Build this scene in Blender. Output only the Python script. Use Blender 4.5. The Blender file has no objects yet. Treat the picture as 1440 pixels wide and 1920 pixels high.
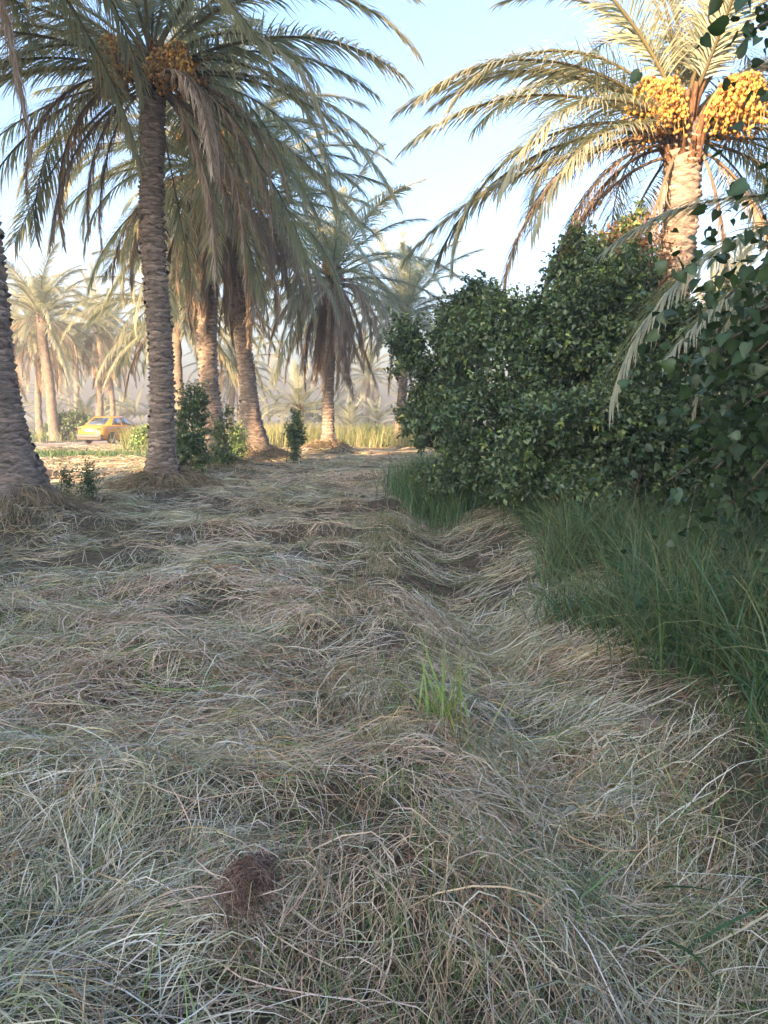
import bpy, math, random
import numpy as np
from mathutils import Vector, Matrix

# ------------------------------------------------------------------ camera, sky, sun, exposure
scene = bpy.context.scene
COL = scene.collection
R = math.radians
FPX = 1450.0                                   # focal length in photograph pixels (1440 x 1920)
CAMZ = 1.6
PITCH = math.atan(185.0 / FPX)
cam_d = bpy.data.cameras.new('camera')
cam_d.sensor_fit = 'VERTICAL'
cam_d.angle_y = 2 * math.atan(960.0 / FPX)
cam_d.clip_start = 0.05
cam_d.clip_end = 3000
cam = bpy.data.objects.new('camera', cam_d)
COL.objects.link(cam)
cam.location = (0, 0, CAMZ)
cam.rotation_euler = (math.pi / 2 - PITCH, 0, 0)
scene.camera = cam

SUN_EL = 10.0
SUN_TRAVEL = Vector((0.50, 0.866, 0)).normalized()      # horizontal direction in which the light travels
to_sun = Vector((-SUN_TRAVEL.x * math.cos(R(SUN_EL)), -SUN_TRAVEL.y * math.cos(R(SUN_EL)), math.sin(R(SUN_EL))))
world = bpy.data.worlds.new('World')
scene.world = world
world.use_nodes = True
wn = world.node_tree.nodes
wl = world.node_tree.links
wn.clear()
sky = wn.new('ShaderNodeTexSky')
sky.sky_type = 'NISHITA'
sky.sun_disc = False
sky.sun_elevation = R(SUN_EL)
sky.sun_rotation = math.atan2(to_sun.x, to_sun.y)
sky.air_density = 1.0
sky.dust_density = 6.5
sky.ozone_density = 4.0
bg = wn.new('ShaderNodeBackground')
bg.inputs['Strength'].default_value = 0.15
wo = wn.new('ShaderNodeOutputWorld')
wl.new(sky.outputs[0], bg.inputs['Color'])
wl.new(bg.outputs[0], wo.inputs['Surface'])

sun_d = bpy.data.lights.new('sun', 'SUN')
sun_d.energy = 3.8
sun_d.angle = R(0.6)
sun_d.color = (1.0, 0.68, 0.40)
sun = bpy.data.objects.new('sun', sun_d)
COL.objects.link(sun)
sun.rotation_euler = to_sun.to_track_quat('Z', 'Y').to_euler()
sun.location = (-20, -30, 30)

vs = scene.view_settings
vs.view_transform = 'Standard'
vs.look = 'None'
vs.gamma = 1.0
vs.exposure = 2.74
scene.render.engine = 'CYCLES'
scene.cycles.use_denoising = True
scene.cycles.use_adaptive_sampling = True
scene.cycles.adaptive_threshold = 0.025
scene.cycles.use_light_tree = False
scene.cycles.max_bounces = 5
scene.cycles.diffuse_bounces = 2
scene.cycles.transmission_bounces = 3
scene.cycles.volume_bounces = 0
scene.cycles.transparent_max_bounces = 6
scene.cycles.caustics_reflective = False
scene.cycles.caustics_refractive = False

rng = np.random.default_rng(7)
random.seed(7)
PI = math.pi

# ------------------------------------------------------------------ helpers
def ray(u, v):
    xc = (u - 720) / FPX
    yc = (960 - v) / FPX
    cp, sp = math.cos(PITCH), math.sin(PITCH)
    return Vector((xc, cp + yc * sp, -sp + yc * cp))

def at(u, v, Y):
    d = ray(u, v)
    return Vector((0, 0, CAMZ)) + d * (Y / d.y)

_tabs = {}
def vnoise(x, y, seed=0):
    if seed not in _tabs:
        _tabs[seed] = np.random.default_rng(1000 + seed).random((257, 257))
    T = _tabs[seed]
    x = np.asarray(x, float); y = np.asarray(y, float)
    xi = np.floor(x).astype(int); yi = np.floor(y).astype(int)
    fx = x - xi; fy = y - yi
    fx = fx * fx * (3 - 2 * fx); fy = fy * fy * (3 - 2 * fy)
    a = xi & 255; b = yi & 255; a1 = (xi + 1) & 255; b1 = (yi + 1) & 255
    return (T[a, b] * (1 - fx) + T[a1, b] * fx) * (1 - fy) + (T[a, b1] * (1 - fx) + T[a1, b1] * fx) * fy

def fbm(x, y, seed=0, o=4):
    s = 0; a = 1.0; t = 0
    for i in range(o):
        s = s + a * vnoise(np.asarray(x) * 2 ** i + 13.7 * i, np.asarray(y) * 2 ** i + 7.1 * i, seed + i)
        t += a; a *= 0.5
    return s / t

def sstep(a, b, x):
    t = np.clip((np.asarray(x, float) - a) / (b - a), 0, 1)
    return t * t * (3 - 2 * t)

def make_mesh(name, V, quads=None, tris=None, col=None, smooth=False):
    V = np.asarray(V, np.float32).reshape(-1, 3)
    q = np.zeros((0, 4), np.int32) if quads is None else np.asarray(quads, np.int32).reshape(-1, 4)
    t = np.zeros((0, 3), np.int32) if tris is None else np.asarray(tris, np.int32).reshape(-1, 3)
    me = bpy.data.meshes.new(name)
    me.vertices.add(len(V))
    me.vertices.foreach_set('co', V.ravel())
    me.loops.add(q.size + t.size)
    me.loops.foreach_set('vertex_index', np.concatenate([q.ravel(), t.ravel()]))
    me.polygons.add(len(q) + len(t))
    st = np.concatenate([np.arange(len(q)) * 4, q.size + np.arange(len(t)) * 3]).astype(np.int32)
    me.polygons.foreach_set('loop_start', st)
    if smooth:
        me.polygons.foreach_set('use_smooth', np.ones(len(q) + len(t), bool))
    if col is not None:
        c = np.ones((len(V), 4), np.float32)
        c[:, :3] = np.asarray(col, np.float32)
        at_ = me.attributes.new('col', 'FLOAT_COLOR', 'POINT')
        at_.data.foreach_set('color', c.ravel())
    me.update(calc_edges=True)
    return me

class MB:
    """collects shapes into one mesh"""
    def __init__(s):
        s.V = []; s.Q = []; s.T = []; s.C = []; s.n = 0
    def add(s, V, quads=None, tris=None, col=None):
        V = np.asarray(V, float).reshape(-1, 3)
        if quads is not None and len(quads): s.Q.append(np.asarray(quads).reshape(-1, 4) + s.n)
        if tris is not None and len(tris): s.T.append(np.asarray(tris).reshape(-1, 3) + s.n)
        s.V.append(V)
        s.C.append(np.broadcast_to(np.asarray((0.5, 0.5, 0.5) if col is None else col, float), V.shape).copy())
        s.n += len(V)
        return s
    def tube(s, P, rad, sides=6, col=None, cap=True):
        P = np.asarray(P, float); n = len(P)
        rad = np.broadcast_to(np.asarray(rad, float), (n,))
        T = np.gradient(P, axis=0); T /= np.linalg.norm(T, axis=1)[:, None] + 1e-9
        ref = np.array([0, 0, 1.0]) if abs(T[0, 2]) < 0.9 else np.array([1.0, 0, 0])
        A = np.cross(T, ref); A /= np.linalg.norm(A, axis=1)[:, None] + 1e-9
        B = np.cross(A, T)
        th = np.arange(sides) * 2 * PI / sides
        V = P[:, None] + rad[:, None, None] * (np.cos(th)[None, :, None] * A[:, None] + np.sin(th)[None, :, None] * B[:, None])
        i = np.arange(n - 1)[:, None] * sides; j = np.arange(sides)[None]; j1 = (j + 1) % sides
        Q = np.stack([i + j, i + j1, i + sides + j1, i + sides + j], -1).reshape(-1, 4)
        tr = []
        V = V.reshape(-1, 3)
        if cap:
            V = np.vstack([V, P[0], P[-1]])
            for k in range(sides):
                tr.append((n * sides, (k + 1) % sides, k))
                tr.append((n * sides + 1, (n - 1) * sides + k, (n - 1) * sides + (k + 1) % sides))
        return s.add(V, Q, tr, col)
    def box(s, c, h, rot=None, col=None, taper=1.0):
        c = np.asarray(c, float); h = np.asarray(h, float)
        V = np.array([[x, y, z] for z in (-1, 1) for y in (-1, 1) for x in (-1, 1)], float)
        V[4:, :2] *= taper
        V = V * h
        if rot is not None: V = V @ np.asarray(rot).T
        return s.add(V + c, [(0, 2, 3, 1), (4, 5, 7, 6), (0, 1, 5, 4), (2, 6, 7, 3), (0, 4, 6, 2), (1, 3, 7, 5)], None, col)
    def mesh(s, name, smooth=False, col=True):
        return make_mesh(name, np.vstack(s.V), np.vstack(s.Q) if s.Q else None, np.vstack(s.T) if s.T else None,
                         np.vstack(s.C) if col else None, smooth)
    def build(s, name, mat, parent=None, smooth=False):
        return obj(name, s.mesh(name, smooth), mat, parent)

def obj(name, me, mat=None, parent=None, loc=None, rot=None, scale=None):
    o = bpy.data.objects.new(name, me)
    if mat is not None and me is not None and not me.materials:
        me.materials.append(mat)
    COL.objects.link(o)
    if parent is not None: o.parent = parent
    if loc is not None: o.location = loc
    if rot is not None: o.rotation_euler = rot
    if scale is not None: o.scale = scale
    return o

def empty(name, loc, label, cat, group=None, rz=0):
    o = bpy.data.objects.new(name, None)
    COL.objects.link(o)
    o.empty_display_size = 0.3
    o.location = loc
    o.rotation_euler = (0, 0, rz)
    return tag(o, label, cat, group)

def tag(o, label=None, cat=None, group=None, kind=None):
    if label: o['label'] = label
    if cat: o['category'] = cat
    if group: o['group'] = group
    if kind: o['kind'] = kind
    return o

# ------------------------------------------------------------------ materials
def new_mat(name):
    m = bpy.data.materials.new(name)
    m.use_nodes = True
    nt = m.node_tree
    b = nt.nodes['Principled BSDF']
    return m, nt, b

def N(nt, t, **kw):
    n = nt.nodes.new(t)
    for k, v in kw.items(): setattr(n, k, v)
    return n

def leaf_mat(name, rough=0.5, transl=0.25, tint=(1, 1, 1), var=0.35, spec=0.5, noise=0.0):
    """colour from each leaf's own attribute, varied per object; thin-leaf translucency"""
    m, nt, b = new_mat(name)
    a = N(nt, 'ShaderNodeAttribute', attribute_name='col')
    oi = N(nt, 'ShaderNodeObjectInfo')
    mr = N(nt, 'ShaderNodeMapRange')
    mr.inputs['To Min'].default_value = 1 - var
    mr.inputs['To Max'].default_value = 1 + var
    nt.links.new(oi.outputs['Random'], mr.inputs['Value'])
    vm = N(nt, 'ShaderNodeVectorMath', operation='SCALE')
    nt.links.new(a.outputs['Color'], vm.inputs[0])
    nt.links.new(mr.outputs[0], vm.inputs['Scale'])
    vt = N(nt, 'ShaderNodeVectorMath', operation='MULTIPLY')
    vt.inputs[1].default_value = tint
    nt.links.new(vm.outputs[0], vt.inputs[0])
    nt.links.new(vt.outputs[0], b.inputs['Base Color'])
    b.inputs['Roughness'].default_value = rough
    b.inputs['Specular IOR Level'].default_value = spec
    if transl > 0:
        tr = N(nt, 'ShaderNodeBsdfTranslucent')
        v2 = N(nt, 'ShaderNodeVectorMath', operation='MULTIPLY')
        v2.inputs[1].default_value = (1.25, 1.3, 0.75)
        nt.links.new(vt.outputs[0], v2.inputs[0])
        nt.links.new(v2.outputs[0], tr.inputs['Color'])
        mx = N(nt, 'ShaderNodeMixShader')
        mx.inputs[0].default_value = transl
        nt.links.new(b.outputs[0], mx.inputs[1])
        nt.links.new(tr.outputs[0], mx.inputs[2])
        nt.links.new(mx.outputs[0], nt.nodes['Material Output'].inputs['Surface'])
    return m

def rough_mat(name, c1, c2, scale=8.0, rough=0.9, bump=0.4, stretch=(1, 1, 1), var=0.2, c3=None):
    m, nt, b = new_mat(name)
    tc = N(nt, 'ShaderNodeTexCoord')
    mp = N(nt, 'ShaderNodeMapping')
    mp.inputs['Scale'].default_value = stretch
    nt.links.new(tc.outputs['Object'], mp.inputs['Vector'])
    oi = N(nt, 'ShaderNodeObjectInfo')
    off = N(nt, 'ShaderNodeVectorMath', operation='ADD')
    cmb = N(nt, 'ShaderNodeCombineXYZ')
    mu = N(nt, 'ShaderNodeMath', operation='MULTIPLY')
    mu.inputs[1].default_value = 37.0
    nt.links.new(oi.outputs['Random'], mu.inputs[0])
    nt.links.new(mu.outputs[0], cmb.inputs[0]); nt.links.new(mu.outputs[0], cmb.inputs[2])
    nt.links.new(mp.outputs[0], off.inputs[0]); nt.links.new(cmb.outputs[0], off.inputs[1])
    no = N(nt, 'ShaderNodeTexNoise')
    no.inputs['Scale'].default_value = scale
    no.inputs['Detail'].default_value = 8
    no.inputs['Roughness'].default_value = 0.65
    nt.links.new(off.outputs[0], no.inputs['Vector'])
    cr = N(nt, 'ShaderNodeValToRGB')
    cr.color_ramp.elements[0].position = 0.32; cr.color_ramp.elements[0].color = (*c1, 1)
    cr.color_ramp.elements[1].position = 0.68; cr.color_ramp.elements[1].color = (*c2, 1)
    if c3:
        e = cr.color_ramp.elements.new(0.5); e.color = (*c3, 1)
    nt.links.new(no.outputs['Fac'], cr.inputs['Fac'])
    mr = N(nt, 'ShaderNodeMapRange')
    mr.inputs['To Min'].default_value = 1 - var; mr.inputs['To Max'].default_value = 1 + var
    nt.links.new(oi.outputs['Random'], mr.inputs['Value'])
    vm = N(nt, 'ShaderNodeVectorMath', operation='SCALE')
    nt.links.new(cr.outputs[0], vm.inputs[0]); nt.links.new(mr.outputs[0], vm.inputs['Scale'])
    nt.links.new(vm.outputs[0], b.inputs['Base Color'])
    b.inputs['Roughness'].default_value = rough
    b.inputs['Specular IOR Level'].default_value = 0.2
    bp = N(nt, 'ShaderNodeBump')
    bp.inputs['Strength'].default_value = bump
    bp.inputs['Distance'].default_value = 0.02
    nt.links.new(no.outputs['Fac'], bp.inputs['Height'])
    nt.links.new(bp.outputs[0], b.inputs['Normal'])
    return m

def plain_mat(name, c, rough=0.5, metal=0.0, coat=0.0, noise=0.0):
    m, nt, b = new_mat(name)
    b.inputs['Roughness'].default_value = rough
    b.inputs['Metallic'].default_value = metal
    b.inputs['Coat Weight'].default_value = coat
    no = N(nt, 'ShaderNodeTexNoise'); no.inputs['Scale'].default_value = 6; no.inputs['Detail'].default_value = 6
    tc = N(nt, 'ShaderNodeTexCoord'); nt.links.new(tc.outputs['Object'], no.inputs['Vector'])
    mx = N(nt, 'ShaderNodeMix', data_type='RGBA')
    mx.inputs['A'].default_value = (*c, 1)
    mx.inputs['B'].default_value = (c[0] * (1 - noise) + .25 * noise, c[1] * (1 - noise) + .2 * noise, c[2] * (1 - noise) + .15 * noise, 1)
    nt.links.new(no.outputs['Fac'], mx.inputs['Factor'])
    nt.links.new(mx.outputs['Result'], b.inputs['Base Color'])
    return m

M = {}
M['hay'] = leaf_mat('dry_cut_grass', 0.62, 0.22, var=0.0, spec=0.35)
M['grass'] = leaf_mat('green_grass', 0.42, 0.3, var=0.0, spec=0.5)
M['frond'] = leaf_mat('date_palm_leaflets', 0.5, 0.42, var=0.22, spec=0.4)
M['dead_frond'] = leaf_mat('dead_palm_leaflets', 0.8, 0.12, var=0.25, spec=0.15)
M['leaf'] = leaf_mat('glossy_bush_leaf', 0.38, 0.2, var=0.0, spec=0.5)
M['bigleaf'] = leaf_mat('broad_leaf', 0.45, 0.22, var=0.3, spec=0.45)
M['dates'] = leaf_mat('ripening_dates', 0.4, 0.0, var=0.12, spec=0.4)
M['stalk'] = leaf_mat('date_stalk', 0.5, 0.0, var=0.1)
M['bark'] = rough_mat('palm_trunk_bark', (.08, .06, .045), (.36, .285, .225), 7, 0.95, 0.9, (1, 1, 4.5), 0.12, (.20, .155, .118))
M['leaf_base'] = rough_mat('worn_leaf_base', (.14, .105, .082), (.44, .335, .262), 9, 0.95, 0.7, (1, 1, 3), 0.28, (.295, .22, .172))
M['boot'] = rough_mat('brown_leaf_boot', (.05, .025, .014), (.24, .13, .065), 9, 0.9, 0.6, (3, 3, 1), 0.3, (.13, .065, .033))
M['twig'] = rough_mat('grey_brown_branch', (.05, .038, .028), (.16, .125, .09), 12, 0.9, 0.5, (1, 1, 1), 0.1)
M['clod'] = rough_mat('dry_soil_clod', (.16, .12, .09), (.36, .28, .215), 9, 1.0, 0.8, (1, 1, 1), 0.1)
M['fibre'] = leaf_mat('palm_fibre', 0.95, 0.0, var=0.0, spec=0.1)
# ground: dark earth mixed with pale broken straw, bare dusty soil further off
m, nt, b = new_mat('straw_covered_earth')
tc = N(nt, 'ShaderNodeTexCoord')
n1 = N(nt, 'ShaderNodeTexNoise'); n1.inputs['Scale'].default_value = 1.1; n1.inputs['Detail'].default_value = 9; n1.inputs['Roughness'].default_value = .7
n2 = N(nt, 'ShaderNodeTexNoise'); n2.inputs['Scale'].default_value = 22; n2.inputs['Detail'].default_value = 8; n2.inputs['Roughness'].default_value = .75
nt.links.new(tc.outputs['Object'], n1.inputs['Vector']); nt.links.new(tc.outputs['Object'], n2.inputs['Vector'])
c1 = N(nt, 'ShaderNodeValToRGB'); c1.color_ramp.elements[0].position = .3; c1.color_ramp.elements[0].color = (.085, .06, .042, 1)
c1.color_ramp.elements[1].position = .7; c1.color_ramp.elements[1].color = (.20, .16, .11, 1)
c2 = N(nt, 'ShaderNodeValToRGB'); c2.color_ramp.elements[0].position = .35; c2.color_ramp.elements[0].color = (.06, .045, .032, 1)
c2.color_ramp.elements[1].position = .7; c2.color_ramp.elements[1].color = (.30, .25, .17, 1)
nt.links.new(n1.outputs['Fac'], c1.inputs['Fac']); nt.links.new(n2.outputs['Fac'], c2.inputs['Fac'])
mx = N(nt, 'ShaderNodeMix', data_type='RGBA'); mx.inputs['Factor'].default_value = .5
nt.links.new(c1.outputs[0], mx.inputs['A']); nt.links.new(c2.outputs[0], mx.inputs['B'])
nt.links.new(mx.outputs['Result'], b.inputs['Base Color'])
b.inputs['Roughness'].default_value = 1.0; b.inputs['Specular IOR Level'].default_value = .1
bp = N(nt, 'ShaderNodeBump'); bp.inputs['Strength'].default_value = 1.0; bp.inputs['Distance'].default_value = .06
nt.links.new(n2.outputs['Fac'], bp.inputs['Height']); nt.links.new(bp.outputs[0], b.inputs['Normal'])
M['ground'] = m
M['road'] = rough_mat('dusty_dirt_track', (.30, .23, .175), (.46, .37, .29), 3, 1.0, 0.4, (1, 1, 1), 0)
M['car_paint'] = plain_mat('orange_yellow_car_paint', (.70, .26, .015), .38, 0, .4, .15)
M['car_black'] = plain_mat('black_trim', (.03, .03, .032), .55, 0, 0, .1)
M['car_grey'] = plain_mat('grey_bumper_plastic', (.13, .115, .10), .6, 0, 0, .15)
M['tyre'] = plain_mat('tyre_rubber', (.022, .021, .02), .85, 0, 0, .1)
M['rim'] = plain_mat('wheel_steel', (.42, .41, .39), .4, .8, 0, .2)
M['glass'] = plain_mat('car_glass', (.05, .06, .07), .06, 0, 1.0, .0)
M['tail'] = plain_mat('red_tail_light', (.55, .025, .015), .2, 0, .6, 0)
M['amber'] = plain_mat('amber_tail_light', (.75, .3, .03), .2, 0, .6, 0)
M['plate'] = plain_mat('white_number_plate', (.75, .75, .74), .5, 0, 0, .05)
M['litter'] = plain_mat('pale_blue_plastic', (.55, .66, .78), .35, 0, 0, .05)

# ------------------------------------------------------------------ palms: where they stand (x, y), used by the ground too
def gx(u, Y): return (u - 720) / FPX * Y / math.cos(PITCH) * 1.0

#            key: (x, y, mound radius, mound height)
PALM = {
    'edge':  (at(18, 900, 10.3).x, 10.3, 1.05, .34),
    'bunch': (at(308, 900, 14.6).x, 14.6, 1.0, .30),
    'third': (at(408, 880, 20.5).x, 20.5, 1.1, .28),
    'flare': (at(478, 860, 24.5).x, 24.5, 1.2, .34),
    'fifth': (at(612, 850, 30.0).x, 30.0, 1.3, .38),
    'sixth': (at(748, 840, 37.0).x, 37.0, 1.0, .15),
    'right': (at(1246, 700, 12.0).x, 12.0, .8, .15),
    'offr':  (at(1640, 700, 8.0).x, 8.0, .8, .15),
}

def ditch_x(y): return 0.86 + 0.05 * np.sin(np.asarray(y) * 0.55 + 0.6) - 0.012 * np.asarray(y)

def lumps(x, y):
    """piles the mown grass lies in"""
    a = fbm(x / 1.5 + 3, y / 0.75, 21, 3)
    b_ = fbm(x / 0.55, y / 0.4 + 9, 31, 2)
    return np.clip(a - 0.42, 0, 1) * 0.46 + np.clip(b_ - .5, 0, 1) * 0.16

def hgt(x, y, fine=True):
    x = np.asarray(x, float); y = np.asarray(y, float)
    near = 1 - sstep(35, 90, np.hypot(x, y))
    h = 0.10 * (fbm(x / 5, y / 5, 3, 3) - .5) * near
    w = (1 - sstep(12.5, 16, y)) * sstep(-8, -2, y)
    d = (x - ditch_x(y))
    h = h - 0.24 * np.exp(-(d / 0.38) ** 2) * w
    h = h + 0.05 * np.exp(-((d + 0.75) / 0.3) ** 2) * w
    h = h + 0.16 * sstep(0.35, 1.1, d) * w
    for (px, py, r, hm) in PALM.values():
        h = h + hm * np.exp(-((x - px) ** 2 + (y - py) ** 2) / r ** 2)
    if fine:
        m_ = (1 - sstep(0.0, 0.5, d) * .75 * w) * (1 - sstep(20, 34, y)) * sstep(-6, -1, y)
        h = h + lumps(x, y) * m_
    return h

def H(x, y): return float(hgt(np.array([x]), np.array([y]))[0])

# ------------------------------------------------------------------ ground sheet
def axis(lo, hi, step, far, grow=1.22):
    a = list(np.arange(lo, hi + 1e-6, step))
    s = step; v = hi
    while v < far:
        s *= grow; v += s; a.append(v)
    s = step; v = lo
    pre = []
    while v > -far:
        s *= grow; v -= s; pre.append(v)
    return np.array(pre[::-1] + a)

ax = axis(-7.0, 6.0, 0.1, 900, 1.18)
ay = axis(0.8, 17, 0.095, 900, 1.15)
GX, GY = np.meshgrid(ax, ay)
GZ = hgt(GX, GY)
nx, ny = len(ax), len(ay)
idx = np.arange(nx * ny).reshape(ny, nx)
Q = np.stack([idx[:-1, :-1], idx[:-1, 1:], idx[1:, 1:], idx[1:, :-1]], -1).reshape(-1, 4)
ground = obj('ground', make_mesh('ground', np.stack([GX, GY, GZ], -1), Q, smooth=True), M['ground'])
tag(ground, 'dusty earth under mown grass with a shallow ditch', 'ground', kind='structure')

# dirt track in the distance
rp = np.array([(-60, 27.5), (-42, 31.5), (-28, 34.2), (-20, 36.2), (-15.8, 39.5), (-13.8, 45), (-11.5, 54), (-9, 70), (-6, 100)], float)
tt = np.linspace(0, len(rp) - 1, 90)
cx = np.interp(tt, np.arange(len(rp)), rp[:, 0]); cy = np.interp(tt, np.arange(len(rp)), rp[:, 1])
for _ in range(6):
    cx[1:-1] = (cx[:-2] + cx[2:]) / 2; cy[1:-1] = (cy[:-2] + cy[2:]) / 2
tx, ty = np.gradient(cx), np.gradient(cy); l = np.hypot(tx, ty); nxv, nyv = -ty / l, tx / l
rows = []
for k, w in enumerate((-2.5, -1.2, 0, 1.2, 2.5)):
    ww = w * (1 + .12 * (vnoise(tt * 1.3, tt * 0 + k, 60) - .5))
    X, Y_ = cx + nxv * ww, cy + nyv * ww
    rows.append(np.stack([X, Y_, hgt(X, Y_) + .03 + .03 * (abs(w) < 2)], -1))
V = np.stack(rows, 1)
idx = np.arange(90 * 5).reshape(90, 5)
Q = np.stack([idx[:-1, :-1], idx[:-1, 1:], idx[1:, 1:], idx[1:, :-1]], -1).reshape(-1, 4)
road = obj('dirt_track', make_mesh('dirt_track', V, Q, smooth=True), M['road'])
tag(road, 'pale dusty dirt track under the yellow car', 'road', kind='structure')

# ------------------------------------------------------------------ ribbons: blades and stalks
def ribbons(P, width, roll, col, taper=0.35, tipcol=None):
    """P (n,s,3) centre lines -> one mesh of thin blades"""
    n, s, _ = P.shape
    T = np.gradient(P, axis=1); T /= np.linalg.norm(T, axis=2)[..., None] + 1e-9
    up = np.zeros_like(T); up[..., 2] = 1
    A = np.cross(T, up); A /= np.linalg.norm(A, axis=2)[..., None] + 1e-6
    B = np.cross(A, T)
    c = np.cos(roll)[:, None, None]; sn = np.sin(roll)[:, None, None]
    S = A * c + B * sn
    t = np.linspace(0, 1, s)
    prof = np.minimum(1, (0.55 + 1.6 * t)) * (1 - (1 - 0.12) * np.clip((t - taper) / (1 - taper), 0, 1) ** 1.3)
    W = (width[:, None] * prof[None])[..., None] * 0.5
    V = np.stack([P - S * W, P + S * W], 2).reshape(-1, 3)
    b0 = (np.arange(n)[:, None] * s + np.arange(s - 1)[None]) * 2
    Q = np.stack([b0, b0 + 1, b0 + 3, b0 + 2], -1).reshape(-1, 4)
    C = np.repeat(col[:, None, :], s, 1)
    if tipcol is not None:
        k = (t ** 2)[None, :, None]
        C = C * (1 - k) + tipcol[:, None, :] * k
    C = np.repeat(C[:, :, None, :], 2, 2).reshape(-1, 3)
    return V, Q, C

PAL = np.array([(.84, .63, .48), (.69, .61, .44), (.40, .40, .23), (.36, .21, .125), (.78, .58, .33), (.19, .29, .07), (.82, .74, .62)])
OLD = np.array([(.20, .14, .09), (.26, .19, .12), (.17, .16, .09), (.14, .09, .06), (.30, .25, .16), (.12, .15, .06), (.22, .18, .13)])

def lying(n_w, per, ylo, yhi, xlo, xhi, width, seg, L0, L1, spread=.07, jit=.2, arch=(.01, .05), keep=None, seed=1, pal=PAL):
    """mown grass lying in combed wisps"""
    r = np.random.default_rng(seed)
    yy = np.sqrt(r.random(n_w) * (yhi ** 2 - ylo ** 2) + ylo ** 2)
    lo = np.maximum(-0.60 * yy - 1.1, xlo); hi = np.minimum(0.60 * yy + 1.1, xhi)
    xx = lo + r.random(n_w) * (hi - lo)
    dens = fbm(xx / 0.9, yy / 0.6, 41, 3)
    k = r.random(n_w) < np.clip(0.42 + (dens - .40) * 6, .2, 1)
    # little left on the ridge beside the ditch and on the far bank
    d = xx - ditch_x(yy)
    bare = np.exp(-((d + 0.78) / .46) ** 2) * .74 + sstep(1.0, 2.0, d) * .62
    k &= r.random(n_w) > bare * (yy < 14)
    if keep is not None: k &= keep(xx, yy, r)
    k |= (np.exp(-(d / .42) ** 2) * (yy < 13) > .45) & (r.random(n_w) < .7)
    xx, yy, d = xx[k], yy[k], d[k]
    nw = len(xx)
    phi = (fbm(xx / 1.25, yy / .9, 51, 3) - .5) * 9.5 + 0.2 + r.normal(0, .6, nw)
    jw = jit * (.4 + 2.6 * r.random(nw) ** 2)
    ind = np.exp(-(d / .5) ** 2) * (yy < 14)                    # in the ditch the grass lies along it and down the bank
    phi = phi * (1 - .45 * ind) + .45 * ind * (1.05 + r.normal(0, 1.4, nw))
    kap = r.normal(0, 2.4, nw)
    Lw = L0 + r.random(nw) * (L1 - L0)
    av = arch[0] + r.random(nw) ** 2 * (arch[1] - arch[0])
    reg = fbm(xx / 1.3, yy / 0.8, 61, 3)
    # palette: pink straw on the left, grey green in patches and in the ditch
    pz = np.zeros((nw, 7))
    gl = sstep(.42, .60, reg + .16 * ind + .10 * (d > 0) + .07 * np.clip(3.2 - yy, 0, 1.5) - .10 * np.exp(-((d + .72) / .45) ** 2))
    pz[:, 0] = (1 - gl) * 1.0
    pz[:, 1] = gl * .8 + .22
    pz[:, 2] = gl * .45 + .08
    pz[:, 3] = .22 * (1 - gl) + .1
    pz[:, 4] = .05 + .30 * (fbm(xx / 2.2, yy / 1.1, 71, 2) > .60)
    pz[:, 5] = .03
    pz[:, 6] = gl * .45 + .15
    pz /= pz.sum(1)[:, None]
    pick = (pz.cumsum(1) > r.random(nw)[:, None]).argmax(1)
    # strands
    cnt = r.integers(int(per * .5), int(per * 1.5) + 1, nw)
    w = np.repeat(np.arange(nw), cnt); n = len(w)
    sp = spread * (0.5 + r.random(nw))
    off = r.normal(0, 1, n) * sp[w]; al = r.normal(0, 1, n) * Lw[w] * .28
    x0 = xx[w] - np.sin(phi[w]) * off + np.cos(phi[w]) * al
    y0 = yy[w] + np.cos(phi[w]) * off + np.sin(phi[w]) * al
    ph = phi[w] + r.normal(0, 1, n) * jw[w]
    stray = r.random(n) < .18
    ph[stray] += r.normal(0, 1.2, stray.sum())
    kp = kap[w] + r.normal(0, 1.6, n)
    L = Lw[w] * (.6 + .7 * r.random(n))
    lim = .8 if seg > 5 else 1.5
    kp = np.clip(kp * L, -lim, lim) / L
    s = seg + 1
    t = np.linspace(0, 1, s)
    ang = ph[:, None] + kp[:, None] * (t[None] - .5) * L[:, None] * 1.6
    st = (L / seg)[:, None]
    X = x0[:, None] + np.concatenate([np.zeros((n, 1)), np.cumsum(np.cos(ang[:, :-1]) * st, 1)], 1) - np.cos(ph)[:, None] * L[:, None] / 2
    Y_ = y0[:, None] + np.concatenate([np.zeros((n, 1)), np.cumsum(np.sin(ang[:, :-1]) * st, 1)], 1) - np.sin(ph)[:, None] * L[:, None] / 2
    lift = np.abs(r.normal(0, .022, n)) + .004
    a = av[w] * (.3 + 1.2 * r.random(n)) + stray * .03
    tilt = r.normal(0, .035, n) + (r.random(n) < .04) * r.random(n) * .12
    Z = hgt(X, Y_) + lift[:, None] + a[:, None] * (4 * t * (1 - t))[None] + np.clip(tilt[:, None] * (t[None] - .3), -.01, 1) * L[:, None] * 2 \
        + (r.random((n, s)) - .5) * .004
    P = np.stack([X, Y_, Z], -1)
    base = pal[pick[w]]
    mixi = r.integers(0, 7, n); mk = (r.random(n) < .22)[:, None]
    base = np.where(mk, pal[mixi], base)
    C = base * (0.52 + .62 * r.random(n))[:, None] * (1 + .05 * r.normal(0, 1, (n, 3)))
    wd = width[0] + r.random(n) ** 2 * (width[1] - width[0])
    return ribbons(P, wd, r.normal(0, .7, n), np.clip(C, .01, .85), .5)

def stuff(name, parts, mat, label, cat):
    mb = MB()
    for (V, Q, C) in parts: mb.add(V, Q, None, C)
    o = mb.build(name, mat)
    return tag(o, label, cat, kind='stuff')

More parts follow.
